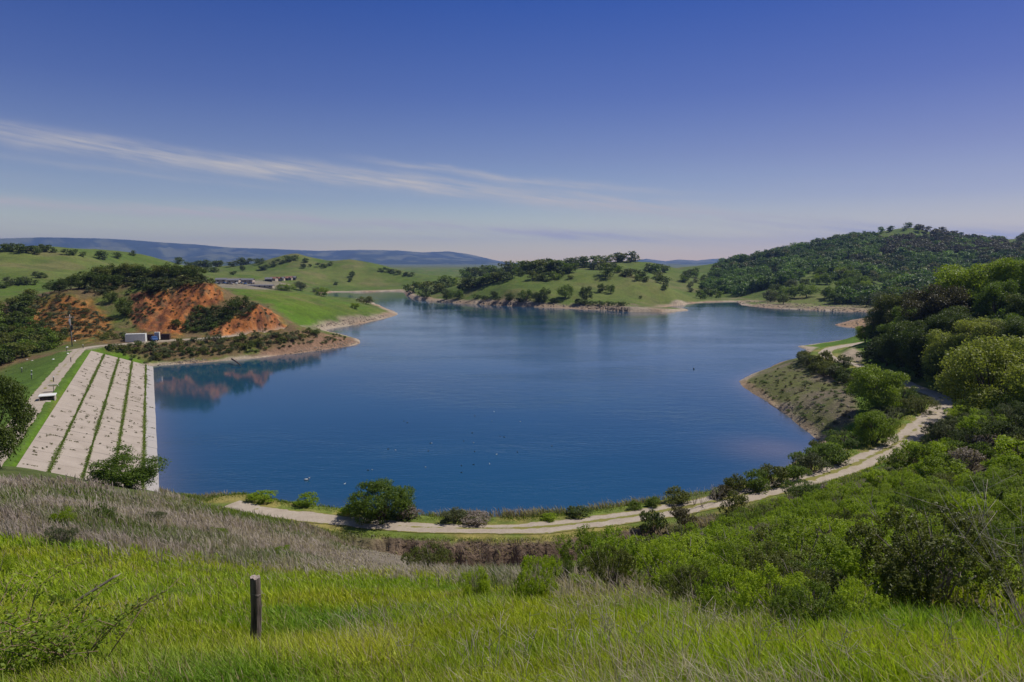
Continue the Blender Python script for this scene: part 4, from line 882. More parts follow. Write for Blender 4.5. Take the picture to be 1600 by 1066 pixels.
for i, (x, y, h, w, mt, lb) in enumerate([(720,438,48,82,'lime','round bright tree standing alone at the back of the meadow'),(965,482,48,80,'olive','pale olive tree on the meadow tip by the water'),(905,505,30,50,'lime','low bush below the pale olive tree on the meadow tip'),(500,405,36,62,'lime','bright green tree at the settlement, nearer the containers'),(540,408,40,60,'lime','taller bright green tree at the settlement'),(600,405,50,70,'sage','grey green tree at the settlement beside the bright pair'),(690,415,26,50,'sage','low grey tree between settlement and lone round tree'),(890,330,34,36,'dark','lone dark oak halfway up the green hill'),(880,356,20,26,'dark','tiny dark oak below the lone one on the green hill'),(800,374,18,26,'dark','small dark bush low on the green hill'),(618,282,28,34,'dark','dark oak just under the green summit'),(655,274,16,22,'dark','smaller dark oak just under the green summit'),(632,250,26,36,'dark','dark oak on the green summit'),(280,298,34,34,'dark','dark oak alone on the slope under the oak row')]):
    px, py = z2(x, y); pt('oak_mid%d' % (i % 3), px, py, h/3.55, w/3.55, mt, 'tree', lb, 'tree', None, 260, 1100)
for i, (x, y, w) in enumerate([(30,248,60),(75,252,50),(105,255,40),(145,260,60),(230,262,60),(270,262,70),(310,258,60),(360,254,50),(390,256,50),(405,290,50),(385,290,30),(120,305,50),(95,300,40),(230,318,40),(460,270,50),(490,258,50),(530,244,60),(570,238,50),(710,275,40),(740,280,30),(770,268,30),(1060,300,40),(1090,304,40),(1120,310,40),(1150,317,40),(1190,323,40),(1220,328,40)]):
    px, py = z2(x, y); pt('oak_far%d' % (i % 3), px, py, max(24, w*.58)/3.55, w/3.55, 'dark', 'oak_tree', 'dark oak strung along the crest of the far green hills', 'tree', 'oaks on the far green crest', 400, 1250)
for i, (x, y, w) in enumerate([(10,190,60),(40,180,60),(70,190,60),(110,195,70),(150,195,60),(190,200,60),(220,190,60),(260,190,60),(290,195,40),(375,210,50),(405,208,50),(460,218,40),(570,235,70),(650,225,50),(745,212,40),(990,245,55),(1045,245,40),(1100,250,55),(1140,252,60),(1210,262,55)]):
    px, py = z1(x, y); pt('oak_far%d' % (i % 3), px, py, max(28, w*.7)/3.55, w/3.55, 'dark', 'oak_tree', 'dark oak on the skyline of the green hill beyond the dam', 'tree', 'skyline oaks beyond the dam', 380, 1250)
for i, (x, y, w) in enumerate([(225,335,50),(200,320,40),(100,375,70),(60,380,60),(20,390,60),(150,365,60),(175,375,60),(40,350,40),(250,335,30)]):
    px, py = z1(x, y); pt('oak_far%d' % (i % 3), px, py, w*.6/3.55, w/3.55, ['dark', 'sage'][i % 2], 'oak_tree', 'oak in the fold of the green hill beyond the dam', 'tree', 'oaks in the hill fold', 280, 900)
# ---- far hill across the water
z3 = lambda x, y: (640+x/4, 340+y/4)
for i, (x, y, h, w) in enumerate([(232,512,62,70),(295,512,62,90),(525,496,36,56),(622,520,50,60),(728,522,76,80),(795,528,60,70),(842,524,84,80),(975,508,92,100),(1105,532,100,80),(1195,470,58,52),(1256,476,60,60),(1445,505,16,20)]):
    px, py = z3(x, y); pt('oak_mid%d' % (i % 3), px, py, h/4, w/4, ['dark', 'mid', 'dark'][i % 3], 'oak_tree', ORD[i]+' oak counted from the channel along the far hill\'s shore', 'tree', 'oaks along the far shore', 340, 640)
zz = [(1060,535),(1100,545),(1140,548),(1180,548),(1220,552),(1260,553),(1300,555),(1340,553),(900,530),(560,518),(420,508),(470,515),(680,528)]
for i, (x, y) in enumerate(zz):
    px, py = z3(x, y); pt('shrub_far%d' % (i % 3), px, py, 30/4, 54/4, 'dark', 'shrub', 'dark waterside shrub under the far hill oaks', 'shrub', 'shrubs along the far shore', 340, 640)
fl = [(20,470,70),(60,450,60),(110,500,70),(140,480,90),(175,465,80),(215,450,80),(245,435,80),(330,450,60),(360,445,70),(400,440,80),(440,430,70),(485,415,70),(520,405,60),(550,400,70),(595,395,60),(640,378,50),(340,375,60),(370,365,60),(400,360,60),(440,345,70),(480,340,70),(515,335,70),(550,325,60),(600,345,90),(640,320,70),(610,300,60),(680,320,80),(720,320,80),(760,325,80),(800,320,70),(845,295,80),(885,298,70),(790,350,80),(840,345,90),(880,345,90),(920,345,80),(960,345,80),(1000,345,70),(770,390,60),(855,395,60),(835,385,50),(900,385,50),(955,370,34),(1008,385,30),(685,358,34),(710,362,30),(970,290,60),(1000,290,60),(1030,300,60),(1060,300,70),(1095,310,70),(1130,305,70),(1150,325,60),(1190,330,70),(1225,370,90),(1210,280,56),(1258,275,50),(1300,275,60),(1330,275,60),(1380,278,70),(1270,330,50),(1310,345,50),(1345,370,50),(1380,365,50),(1440,375,60),(1500,335,50),(1540,345,60),(1580,340,60),(1550,395,60),(1590,420,60),(1480,400,40),(1420,395,40),(1600,450,40)]
for i, (x, y, w) in enumerate(fl):
    px, py = z3(x, y); pt('oak_far%d' % (i % 3), px, py, w*.92/4, w*1.35/4, ['dark', 'mid', 'dark', 'olive', 'dark'][i % 5], 'oak_tree', 'oak in the straggling woods over the back of the far hill', 'tree', 'oaks on the far hill', 340, 900)
for i, p in enumerate(scat(22, [(1090,470),(1060,440),(1050,420),(1085,425),(1120,440),(1130,455),(1120,466)], 5, 400, 900, 15)):
    plant('oak_far%d' % (i % 3), p, random.uniform(4, 8), random.uniform(1, 1.3), random.choice(['mid', 'dark', 'sage']), 'oak_tree', 'oak in the valley between far hill and wooded mountain', 'tree', 'oaks in the far valley')
# ---- wooded mountain: lower trees one by one, the rest one wood
LOW = [(1195,478),(1210,455),(1260,440),(1300,432),(1350,430),(1400,440),(1400,478),(1330,482),(1250,478)]
for i, p in enumerate(scat(42, LOW, 6, 380, 640, 16)):
    plant('oak_mid%d' % (i % 3), p, random.uniform(6, 10.5), random.uniform(1, 1.3), random.choices(['mid', 'dark', 'lime', 'sage'], [4, 3, 1, 1])[0], 'oak_tree', 'oak on the lower slope of the wooded mountain near the water', 'tree', 'oaks at the foot of the wooded mountain')
def wood():
    WD = [(1085,470),(1110,440),(1125,412),(1200,396),(1300,376),(1420,352),(1500,362),(1560,372),(1640,362),(1640,520),(1500,520),(1400,478),(1300,476),(1190,474)]
    GAPS = [[(1235,440),(1268,422),(1288,430),(1255,446)],[(1296,412),(1330,400),(1338,410),(1310,420)],[(1425,430),(1446,412),(1460,424)],[(1190,432),(1215,420),(1225,428),(1200,440)],[(1360,374),(1390,358),(1440,352),(1455,362),(1400,370)],[(1560,378),(1590,370),(1600,378),(1580,384)],[(1335,455),(1350,435),(1390,440),(1385,470),(1370,478),(1362,462)],[(1275,462),(1320,446),(1312,478),(1290,476)],[(1360,398),(1385,388),(1392,398),(1370,404)],[(1390,430),(1398,412),(1412,412),(1405,432)],[(1460,445),(1470,420),(1480,440)],[(1150,462),(1190,452),(1180,466)]]
    g = np.random.default_rng(17); Vs = []; T = []; C = []
    base = bases('oak_far')
    # plan positions over the slopes
    n = 0; tries = 26000
    th = R(1)*g.uniform(13, 41, tries); rr = np.exp(g.uniform(math.log(400), math.log(1040), tries)); ok = g.uniform(0, 1, tries) < (rr/1040)**.6
    x = rr*np.sin(th); y = rr*np.cos(th); z = ground(x, y); px, py = project(x, y, z+3)
    ok &= inpoly(px, py, WD) & (z > 2.5)
    px0, py0 = project(x, y, z)
    for gp in GAPS:
        jx = g.normal(size=tries)*2.; jy = g.normal(size=tries)*1.2
        for dy in (0, 4, 8): ok &= ~inpoly(px0+jx, py0-dy+jy, gp)
    ok &= (fbm(x/70, y/70, 4, 130) > -.24)
    ok |= (py0 < 366) & inpoly(px, py, WD) & (g.uniform(0, 1, tries) < .12)
    cell = {}; dens = []
    for i in np.nonzero(ok)[0]:
        kx, ky = int(x[i]//6.8), int(y[i]//6.8)
        if (kx, ky) in cell: continue
        cell[kx, ky] = 1; dens.append(i)
    kindn = fbm(x/60, y/60, 4, 131)
    pal = [c3(.060, .105, .020), c3(.125, .200, .030), c3(.090, .150, .028), c3(.120, .125, .042), c3(.080, .076, .042)]
    for i in dens:
        b = base[g.integers(3)]; h = g.uniform(5.5, 11.5); w = h*g.uniform(.95, 1.3); a = g.uniform(0, 6.28)
        ca, sa = math.cos(a), math.sin(a); v = np.stack([(b[:, 0]*ca-b[:, 1]*sa)*w+x[i], (b[:, 0]*sa+b[:, 1]*ca)*w+y[i], b[:, 2]*h+z[i]-.6], -1)
        Vs.append(v); kk = (4 if py0[i] < 402 and px0[i] > 1380 and g.uniform() < .6 else (g.choice([1, 2]) if kindn[i] > 0 else g.choice([0, 2, 0, 3])))
        tint = np.repeat(g.uniform(.7, 1.35, len(b)//4), 4)*g.uniform(.65, 1.45); C.append(pal[kk]*tint[:, None])
    V = np.vstack(Vs); print('wood trees', len(dens), len(V)//4)
    f = np.arange(len(V)).reshape(-1, 4)
    tag(link('woods', mesh_np('woods', V, [f], [leaf_mat('far_wood_leaf', None, None, .3, attr='col')], False, {'col': np.vstack(C)})), 'dense oak wood covering the mountain beyond the lake', 'woods', kind='stuff')
wood()
mass('scrub', 'low grey green scrub on the red hill, its shore and the bare lake point', 'scrub', SCRUB, 'shrub_far', m_mass, 51)
mass('undergrowth', 'shady undergrowth beneath the oaks on the near wooded slope', 'undergrowth', US, 'shrub_far', m_mass, 52)
# ------------------------------------------------------------------ grass and dry weeds
m_blade = leaf_mat('grass_blade', None, None, .45, attr='col')
def blades(name, label, cat, P, h, w, col, lean=.35, seed=0, wind=(-.35, .1)):
    g = np.random.default_rng(seed); n = len(P)
    a = g.uniform(0, 6.28, n); side = np.stack([np.cos(a), np.sin(a), a*0], -1)
    ln = g.normal(size=(n, 2))*lean+np.array(wind); up = np.stack([ln[:, 0], ln[:, 1], np.ones(n)], -1)
    h = h[:, None]; w = w[:, None]; k = np.linalg.norm(up, axis=1)[:, None]
    b = P-np.array([0, 0, .02]); m = b+np.array([.32, .32, .62])*up*h/k**.5; t = b+np.array([1., 1., .95])*up*h/k
    V = np.stack([b-side*w*.5, b+side*w*.5, m+side*w*.42, m-side*w*.42, t], 1).reshape(-1, 3)
    i = np.arange(n)*5; q = np.stack([i, i+1, i+2, i+3], -1); tr = np.stack([i+3, i+2, i+4], -1)
    shade = np.repeat(col, 5, 0)
    return tag(link(name, mesh_np(name, V, [q, tr], [m_blade], False, {'col': shade})), label, cat, kind='stuff')
def sow(n, r0, r1, pw, azd, seed):
    g = np.random.default_rng(seed); u = g.uniform(0, 1, n); e = 1-pw
    r = (r0**e+u*(r1**e-r0**e))**(1/e); a = R(1)*g.uniform(-azd, azd, n)
    x = r*np.sin(a); y = r*np.cos(a); z = ground(x, y); return np.stack([x, y, z], -1), r
def zval(G, P): return bil(G, AG, LRG, np.arctan2(P[:, 0], P[:, 1]), np.log(np.hypot(P[:, 0], P[:, 1])))
g = np.random.default_rng(71)
P, r = sow(430000, 3.2, 30, 1.55, 46, 72)
dryv = zval(DRY, P); brv = zval(BRUSH, P); ptx, pty = project(P[:, 0], P[:, 1], P[:, 2])
patch = fbm(P[:, 0]/2.2, P[:, 1]/2.2, 4, 73); patch2 = fbm(P[:, 0]/.7, P[:, 1]/.7, 3, 74)
# beige-mauve patches among the green towards the right foreground
bare = sstep(830, 960, ptx)*(1-sstep(1230, 1330, ptx))*sstep(905, 950, pty)*(1-sstep(1060, 1180, pty))
bare = np.clip(bare*sstep(-.25, .35, patch)*.9+sstep(1420, 1560, ptx)*.35*sstep(-.1, .4, patch), 0, 1)
keep_ = (g.uniform(0, 1, len(P)) > dryv*.93) & (g.uniform(0, 1, len(P)) > bare*.7) & (g.uniform(0, 1, len(P)) > brv*.75)
post_at = hit(398, 1021, 4, 14); keep_ &= (np.hypot(P[:, 0]-post_at[0], P[:, 1]-post_at[1]+.35) > .42) | (g.uniform(0, 1, len(P)) < .22)
P = P[keep_]; r = r[keep_]; patch = patch[keep_]; patch2 = patch2[keep_]; n = len(P)
t = np.clip(.5+.55*patch+.35*patch2+g.normal(size=n)*.22, 0, 1)[:, None]
ylw = sstep(-.2, .5, fbm(P[:, 0]/3.5+9, P[:, 1]/3.5, 3, 79))[:, None]
col = (c3(.145, .255, .009)*(1-t)+c3(.32, .42, .020)*t)*(1-.6*ylw)+.6*ylw*(c3(.27, .31, .012)*(1-t)+c3(.42, .43, .034)*t)
dead = g.uniform(0, 1, n) < .10+.16*sstep(.0, .5, fbm(P[:, 0]/1.1, P[:, 1]/1.1, 4, 111))
blu = sstep(.1, .5, fbm(P[:, 0]/2.6+30, P[:, 1]/2.6, 4, 112))[:, None]; col = col*(1-.6*blu)+.6*blu*(c3(.085, .20, .020)*(1-t)+c3(.17, .29, .035)*t)
col = col*(g.uniform(.95, 1.55, n))[:, None]*c3(1.0, .92, 1.15); col[dead] = c3(.38, .31, .17)*g.uniform(.7, 1.2, (dead.sum(), 1))
hh = g.uniform(.16, .40, n)*(1+.45*patch)*np.where(r < 6, .8, 1)
blades('green_grass', 'tall bright green grass covering the near slope', 'grass', P, hh, .0045+.00115*r*g.uniform(.7, 1.3, n), col, .30, 75, (-.18, -.05))
# dry mauve weeds above the grass
P, r = sow(330000, 10, 66, 1.25, 46, 76); dv = zval(DRY, P); rdv = zval(rd, P); px_, py_ = project(P[:, 0], P[:, 1], P[:, 2])
pn = fbm(P[:, 0]/3.2, P[:, 1]/3.2, 4, 77)
lip = zval(gw, P)*0
keep_ = (g.uniform(0, 1, len(P)) < np.clip(dv+.6*lip, 0, 1)*np.clip(.75+pn, .1, 1)*(1-.65*sstep(24, 42, r)*sstep(470, 620, px_))) & (rdv > 3.0); P = P[keep_]; r = r[keep_]; pn = pn[keep_]; n = len(P)
gm = sstep(.02, .45, fbm(P[:, 0]/5, P[:, 1]/5+8, 4, 78))[:, None]*(g.uniform(0, 1, n) < .75)[:, None]
mv = g.uniform(0, 1, n)[:, None]; mvp = sstep(-.3, .4, fbm(P[:, 0]/6, P[:, 1]/6, 3, 80))[:, None]
col = (c3(.32, .26, .235)*(1-mv)+c3(.54, .47, .41)*mv)*(1-.4*mvp)+.4*mvp*c3(.25, .18, .175)
col = col*(1-gm)+gm*(c3(.09, .14, .025)*(1-mv)+c3(.17, .21, .05)*mv)
hh = g.uniform(.3, .8, n)*(1+.4*pn)*(1-.80*sstep(16, 36, r)*sstep(430, 600, px_[keep_]))
blades('dry_weeds', 'belt of dry mauve grey weeds along the upper slope', 'weeds', P, hh, .005+.0011*r*g.uniform(.5, 1.3, n), col, .32, 81, (-.25, .05))
# straw tufts scattered in the green and on the right
P, r = sow(150000, 4, 26, 1.5, 46, 82); px_, py_ = project(P[:, 0], P[:, 1], P[:, 2]); pn = fbm(P[:, 0]/1.6+40, P[:, 1]/1.6, 4, 83)
want = np.clip(sstep(.28, .55, pn)*.4*sstep(6, 8, r)+sstep(820, 950, px_)*(1-sstep(1240, 1340, px_))*sstep(900, 950, py_)*(1-.6*sstep(1000, 1050, py_))*sstep(-.25, .35, pn)*.68+sstep(1400, 1540, px_)*sstep(-.1, .4, pn)*.5+sstep(560, 760, px_)*sstep(1000, 1060, py_)*.05, 0, 1)*(1-zval(DRY, P))
keep_ = g.uniform(0, 1, len(P)) < want*.55; P = P[keep_]; r = r[keep_]; n = len(P); mv = g.uniform(0, 1, n)[:, None]
blades('straw_grass', 'pale dead straw tangled through the green grass', 'dry grass', P, g.uniform(.25, .6, n), .003+.0007*r, c3(.30, .25, .19)*(1-mv)+c3(.52, .45, .35)*mv, .55, 84)
# weeds and grass along the road, the gully and the lake bank
P, r = sow(420000, 46, 120, 1.1, 40, 85); rdv = zval(rd, P); sdv = zval(sd, P); sv = zval(rs, P); n0 = len(P); pn = fbm(P[:, 0]/2, P[:, 1]/2, 4, 86); brv = zval(BRUSH, P)
want = ((rdv > 1.7) & (rdv < 12) & (sdv > .6) & (P[:, 2] > .15))*np.clip(.55+pn*1.2, .05, 1)*(1-.6*brv)*(1-.72*zval(gw, P)*(rdv > 2.7)*(sv < 0))
keep_ = g.uniform(0, 1, n0) < want; P = P[keep_]; rdv = rdv[keep_]; sv = sv[keep_]; r = r[keep_]; pn = pn[keep_]; n = len(P); lipd = zval(gw, P); px2, _ = project(P[:, 0], P[:, 1], P[:, 2])
mv = g.uniform(0, 1, n)[:, None]; dryf = (sstep(-.05, .4, fbm(P[:, 0]/4, P[:, 1]/4+3, 4, 87))*sstep(2.6, 4.2, rdv))[:, None]
lakeside = (sv > 0)*sstep(640, 720, px2)*(1-sstep(1000, 1080, px2))*sstep(2.2, 3.2, rdv)
dryf = np.clip(dryf+(lakeside*.75)[:, None]+(lipd*sstep(2.3, 2.9, rdv)*(sv < 0))[:, None], 0, 1)*(g.uniform(0, 1, n) < .9)[:, None]
col = (c3(.10, .17, .018)*(1-mv)+c3(.21, .25, .03)*mv)*(1-dryf)+dryf*(c3(.22, .17, .145)*(1-mv)+c3(.42, .35, .28)*mv)
hh = g.uniform(.1, .4, n)*sstep(1.5, 3.5, rdv)+.06+dryf[:, 0]*g.uniform(0, .5, n)*(1-.6*lipd*(sv < 0))+lakeside*g.uniform(0, .5, n)
blades('bank_weeds', 'grass and weeds edging the gravel road and lake bank', 'weeds', P, hh, .02+.0008*r*g.uniform(.6, 1.2, n), col, .3, 88)
# ------------------------------------------------------------------ small things on the near slope
m_post = surf_mat('weathered_wood', (.045, .034, .030), (.24, .19, .165), 14., .95, .9, stretch=(1, 1, .12), bdist=.01)
m_postend = surf_mat('bleached_end_grain', (.22, .17, .15), (.40, .33, .29), 40., .95, .6, bdist=.004)
def rough_pole(L, r0, r1, seed, k=18, n=26):
    g = np.random.default_rng(seed); a = np.linspace(0, 2*math.pi, k, endpoint=False); V = []
    groove = 1+.10*g.normal(size=k)
    for i in range(n):
        t = i/(n-1); rr = (r0+(r1-r0)*t)*groove*(1+.03*g.normal(size=k)); bx = .012*math.sin(t*5+seed)
        zz = t*L+(g.normal(size=k)*.007 if i == n-1 else 0)
        V.append(np.stack([rr*np.cos(a)+bx, rr*np.sin(a), np.broadcast_to(zz, (k,))], -1))
    V = np.vstack(V); q = [[i*k+j, i*k+(j+1) % k, (i+1)*k+(j+1) % k, (i+1)*k+j] for i in range(n-1) for j in range(k)]
    return V, q, k, n
p = hit(398, 1021, 4, 14); s = mpp(p); L = 113*s*1.12+.25
root = tag(link('fence_post', None), 'old dark weathered wooden post standing upright in the green grass', 'fence post'); root.location = p+np.array([0, 0, -.25]); root.rotation_euler = (R(2), R(2.5), .4)
V, q, k, n = rough_pole(L, 8.2*s, 7.2*s, 5)
link('shaft', mesh_np('shaft', V, [q], [m_post], True), root)
top = V[-k:]; c = top.mean(0)+np.array([0, 0, .004]); link('end_grain', mesh_np('end_grain', np.vstack([top, [c]]), [np.array([[j, (j+1) % k, k] for j in range(k)])], [m_postend], False), root)
mb = MB(); zz = .25+(L-.25)*.79; a = np.linspace(0, 6.6, 26); mb.tube(np.stack([np.cos(a)*8.6*s, np.sin(a)*8.6*s, zz+.01*np.sin(a*2)+a*.002], -1), .0022, 5)
mb.tube([[8*s, 0, zz], [13*s, -.02, zz-.02], [14*s, -.03, zz-.06]], .0022, 5); mb.obj('wire', surf_mat('rusty_wire', (.25, .2, .17), (.4, .36, .32), 30, .6, .2, metallic=.4), root)
pa = hit(96, 954, 5, 30); sa = mpp(pa); root = tag(link('wooden_stake', None), 'broken grey wooden stake slanting out of the grass', 'stake'); root.location = pa
mb = MB(); dx, dz = 76*sa, 46*sa; dirv_ = Vector((dx, .25, dz)); Ls = dirv_.length
V, q, k, n = rough_pole(Ls+.25, 5.2*sa, 3.6*sa, 9, 12, 16); V[:, 1] *= .5; V[-k:, 2] += np.linspace(-.06, .06, k)
o = link('stake_shaft', mesh_np('stake_shaft', np.vstack([V, [V[-k:].mean(0)]]), [q, np.array([[(n-1)*k+j, (n-1)*k+(j+1) % k, n*k] for j in range(k)])], [surf_mat('grey_driftwood', (.11, .085, .07), (.36, .30, .25), 16., .95, .8, stretch=(1, 1, .1), bdist=.008)], True), root)
o.rotation_euler = dirv_.to_track_quat('Z', 'Y').to_euler(); o.location = -dirv_.normalized()*.22
# brambles in the corner
def arching(g, base, L, dirx, lift):
    a = dirx; pts = []
    for t in np.linspace(0, 1, 12):
        pts.append([base[0]+math.cos(a)*L*t*.75, base[1]+math.sin(a)*L*t*.75, base[2]+lift*(1.55*t-.75*t*t)*L]); a += g.normal()*.07
    return np.array(pts)
def bramble(name, label, at, canes, seed, mat, leafs=.05, per=44, spread=6.28, a0=0., Lr=(.7, 1.3)):
    g = np.random.default_rng(seed); root = tag(link(name, None), label, 'bramble'); root.location = at; mb = MB(); LP = []; LN = []
    for c in range(canes):
        cane = arching(g, [g.normal()*.12, g.normal()*.12, -.04], g.uniform(*Lr), a0+g.uniform(-.5, .5)*spread, g.uniform(.6, 1.05))
        mb.tube(cane, np.linspace(.008, .003, 12), 5)
        for b in range(3):
            i = g.integers(3, 10); sub = arching(g, cane[i], g.uniform(.2, .45), g.uniform(0, 6.28), .5); mb.tube(sub, np.linspace(.004, .0015, 12), 4)
            for k in range(per//3): LP.append(sub[g.integers(2, 12)]+g.normal(size=3)*.035); LN.append([0, 0, 1])
        for k in range(per): LP.append(cane[g.integers(2, 12)]+g.normal(size=3)*.04); LN.append([0, 0, 1])
    mb.obj('canes', m_cane, root, True)
    V, f, ti = leafquads(np.array(LP), np.array(LN, float), leafs, .72, .6, seed); link('leaves', mesh_np('leaves', V, [f], [M_LEAF[mat]], False, {'tint': ti}), root); return root
m_cane = surf_mat('thorny_cane', (.16, .10, .07), (.34, .24, .16), 12., .8, .3)
bramble('bramble', 'leafy thorny bramble sprawling over the grass in the near corner', hit(92, 1058, 3, 14), 15, 91, 'lime', .042, 60, 6.28)
bramble('bramble', 'smaller bramble cut by the lower corner of the picture', hit(14, 1050, 3, 14), 9, 92, 'brush', .042, 56)
bramble('bramble', 'single long bramble shoot reaching out over bright grass', hit(128, 1062, 3, 14), 2, 93, 'olive', .03, 30, .5, .55, (1.1, 1.35))
# dead stalks
m_dead = surf_mat('bleached_stalk', (.30, .25, .20), (.55, .48, .40), 20., .9, .2)
def deadweed(at, h, nb, seed, label, name='dead_weed', cat='dead weed', group=None, lean=(0, 0), spread=.35, rad=.004):
    g = np.random.default_rng(seed); root = tag(link(name, None), label, cat, group); root.location = at; mb = MB()
    for b in range(nb):
        a = g.uniform(0, 6.28); sp = g.uniform(.2, 1)*spread; e = np.array([math.cos(a)*sp+lean[0], math.sin(a)*sp+lean[1], g.uniform(.65, 1.)])*h
        b0 = np.array([g.normal()*.02, g.normal()*.02, -.03]); m = b0*.5+e*.5+g.normal(size=3)*.03*h; st = np.array([b0, b0*.7+m*.3+g.normal(size=3)*.01*h, m, (m+e)/2+g.normal(size=3)*.02*h, e]); mb.tube(st, np.array([1, .85, .7, .5, .3])*rad, 5)
        for k in range(g.integers(2, 5)):
            s0 = st[2]+(e-st[2])*g.uniform(0, .9); dd = g.normal(size=3)*.12*h; dd[2] = abs(dd[2])+.05*h; mb.tube([s0, s0+dd*.5, s0+dd], [rad*.5, rad*.4, rad*.25], 4)
            if g.uniform() < .2: mb.box(s0+dd, (rad*2.6, rad*2.6, rad*4), 0, rad*.8)
    mb.obj('stalks', m_dead, root, True); return root
dw = [(735,1052,.55,3),(770,1075,.7,4),(820,1050,.6,4),(880,1066,.75,5),(930,1040,.7,5),(965,1066,.85,6),(1000,1030,.6,4),(1060,1058,.8,5),(1110,1040,.7,5),(1180,1062,.75,5),(1240,1050,.6,4),(1300,1064,.7,5),(1390,1040,.6,4),(1460,1060,.7,5),(1560,1050,.8,5),(520,1062,.5,3),(640,1060,.5,3),(990,955,.5,5),(1260,985,.5,5),(1190,985,.45,5),(905,985,.5,4),(1350,975,.55,5)]
for i, (px, py, h, nb) in enumerate(dw):
    p = hit(px, py, 3, 22)
    deadweed(p, h, nb, 900+i, 'tall bleached dead stalks standing above the green grass in front', group='dead stalks in the near grass', rad=.003+.0002*p[1])
p = hit(1612, 1000, 3, 22); deadweed(p, 2.0, 10, 950, 'big bleached dead bush with long bare branches at the picture edge', 'dead_bush', 'dead bush', lean=(-.2, .1), spread=.4, rad=.006)
p = hit(1440, 955, 3, 22); deadweed(p, 1.1, 9, 951, 'low bare grey branches lying at the front of the thicket', 'dead_bush', 'dead bush', lean=(.3, 0), spread=.8, rad=.007)
for i, (px, py, h) in enumerate([(1096,792,2.2),(1120,786,1.8),(1085,790,1.6)]):
    p = hit(px, py, 50, 95); deadweed(p, h, 9, 960+i, ['bare twiggy dead shrub on the lake bank beside the olive bush','bare grey shrub standing a little further along the bank','low leafless shrub between olive bush and the twiggy one'][i], 'dead_bush', 'dead bush', spread=.6, rad=.016)
# ------------------------------------------------------------------ dam furniture
m_pconc = surf_mat('pale_cast_concrete', (.40, .34, .27), (.50, .44, .37), 2., .9, .3)
m_white = surf_mat('chalky_white_paint', (.66, .65, .60), (.80, .79, .74), 3., .5, .1)
m_dkbr = surf_mat('dark_brown_paint', (.035, .018, .016), (.065, .035, .03), 3., .55, .1)
m_steel = surf_mat('dull_steel', (.10, .10, .11), (.2, .2, .21), 6., .5, .1, metallic=.6)
m_blue = surf_mat('blue_paint', (.03, .08, .22), (.05, .12, .30), 3., .45, .1)
m_black = surf_mat('black_rubber', (.012, .012, .013), (.03, .03, .03), 6., .8, .1)
m_pole = surf_mat('grey_pole_wood', (.20, .18, .17), (.36, .33, .31), 4., .9, .4, stretch=(1, 1, .1))
m_glassb = surf_mat('blue_glass_panel', (.02, .05, .14), (.04, .09, .22), 8., .15, 0)
rzd = math.atan2(DD[1], DD[0])
def on_dam(px, py, z): return at_z(px, py, z)
# intake hut: open vault with a roof slab, lower stepped block in front
q0 = at_z(75, 628, 5.1); q0[2] = 5.05
root = tag(link('intake_hut', None), 'small tan concrete intake chamber with open dark front on the dam crest', 'intake hut'); root.location = q0; root.rotation_euler = (0, 0, rzd); root.scale = (.8, .72, .9)
mb = MB(); mb.box((-1.25, -.0, .25), (.16, 3.0, 2.0), bev=.02); mb.box((.1, -1.42, .25), (2.52, .16, 2.0), bev=.02); mb.box((.1, 1.42, .25), (2.52, .16, 2.0), bev=.02); mb.obj('chamber_wall', m_pconc, root)
mb = MB(); mb.box((-.05, 0, 1.33), (2.9, 3.3, .16), bev=.03); mb.obj('roof_slab', m_white, root)
mb = MB(); mb.box((.9, 0, .1), (.1, 2.65, 1.6), bev=.01); mb.obj('shade_panel', surf_mat('painted_shade_brown', (.10, .07, .055), (.15, .11, .09), 3., .9, .2), root)  # shade inside the open front is put into this panel's dark brown
bm = bmesh.new(); prof = [(-1.5, -1.0), (1.5, -1.0), (1.5, .0), (1.3, .28), (.8, .5), (0, .58), (-.8, .5), (-1.3, .28), (-1.5, .0)]
f = [bm.verts.new((1.75, a, b_)) for a, b_ in prof]; bk = [bm.verts.new((3.0, a, b_)) for a, b_ in prof]; bm.faces.new(f); bm.faces.new(bk[::-1])
for i in range(len(prof)): bm.faces.new([f[(i+1) % len(prof)], f[i], bk[i], bk[(i+1) % len(prof)]])
mb = MB(); mb.bm(bm); mb.obj('rounded_headwall', m_pconc, root)
p = at_z(84, 613, 5.4); root = tag(link('solar_panel', None), 'blue tilted solar panel on a short post beside the intake chamber', 'solar panel'); root.location = (p[0], p[1], float(ground(p[0], p[1])))
mb = MB(); mb.tube([[0, 0, -.2], [0, 0, 1.0]], .05, 8); mb.obj('post', m_steel, root)
mb = MB(); mb.box((0, 0, 1.15), (1.5, 1.0, .06), .3, .01, ('X', R(-28))); mb.obj('frame', m_white, root)
mb = MB(); mb.box((0, -.02, 1.19), (1.34, .86, .03), .3, .004, ('X', R(-28))); mb.obj('cells', m_glassb, root)
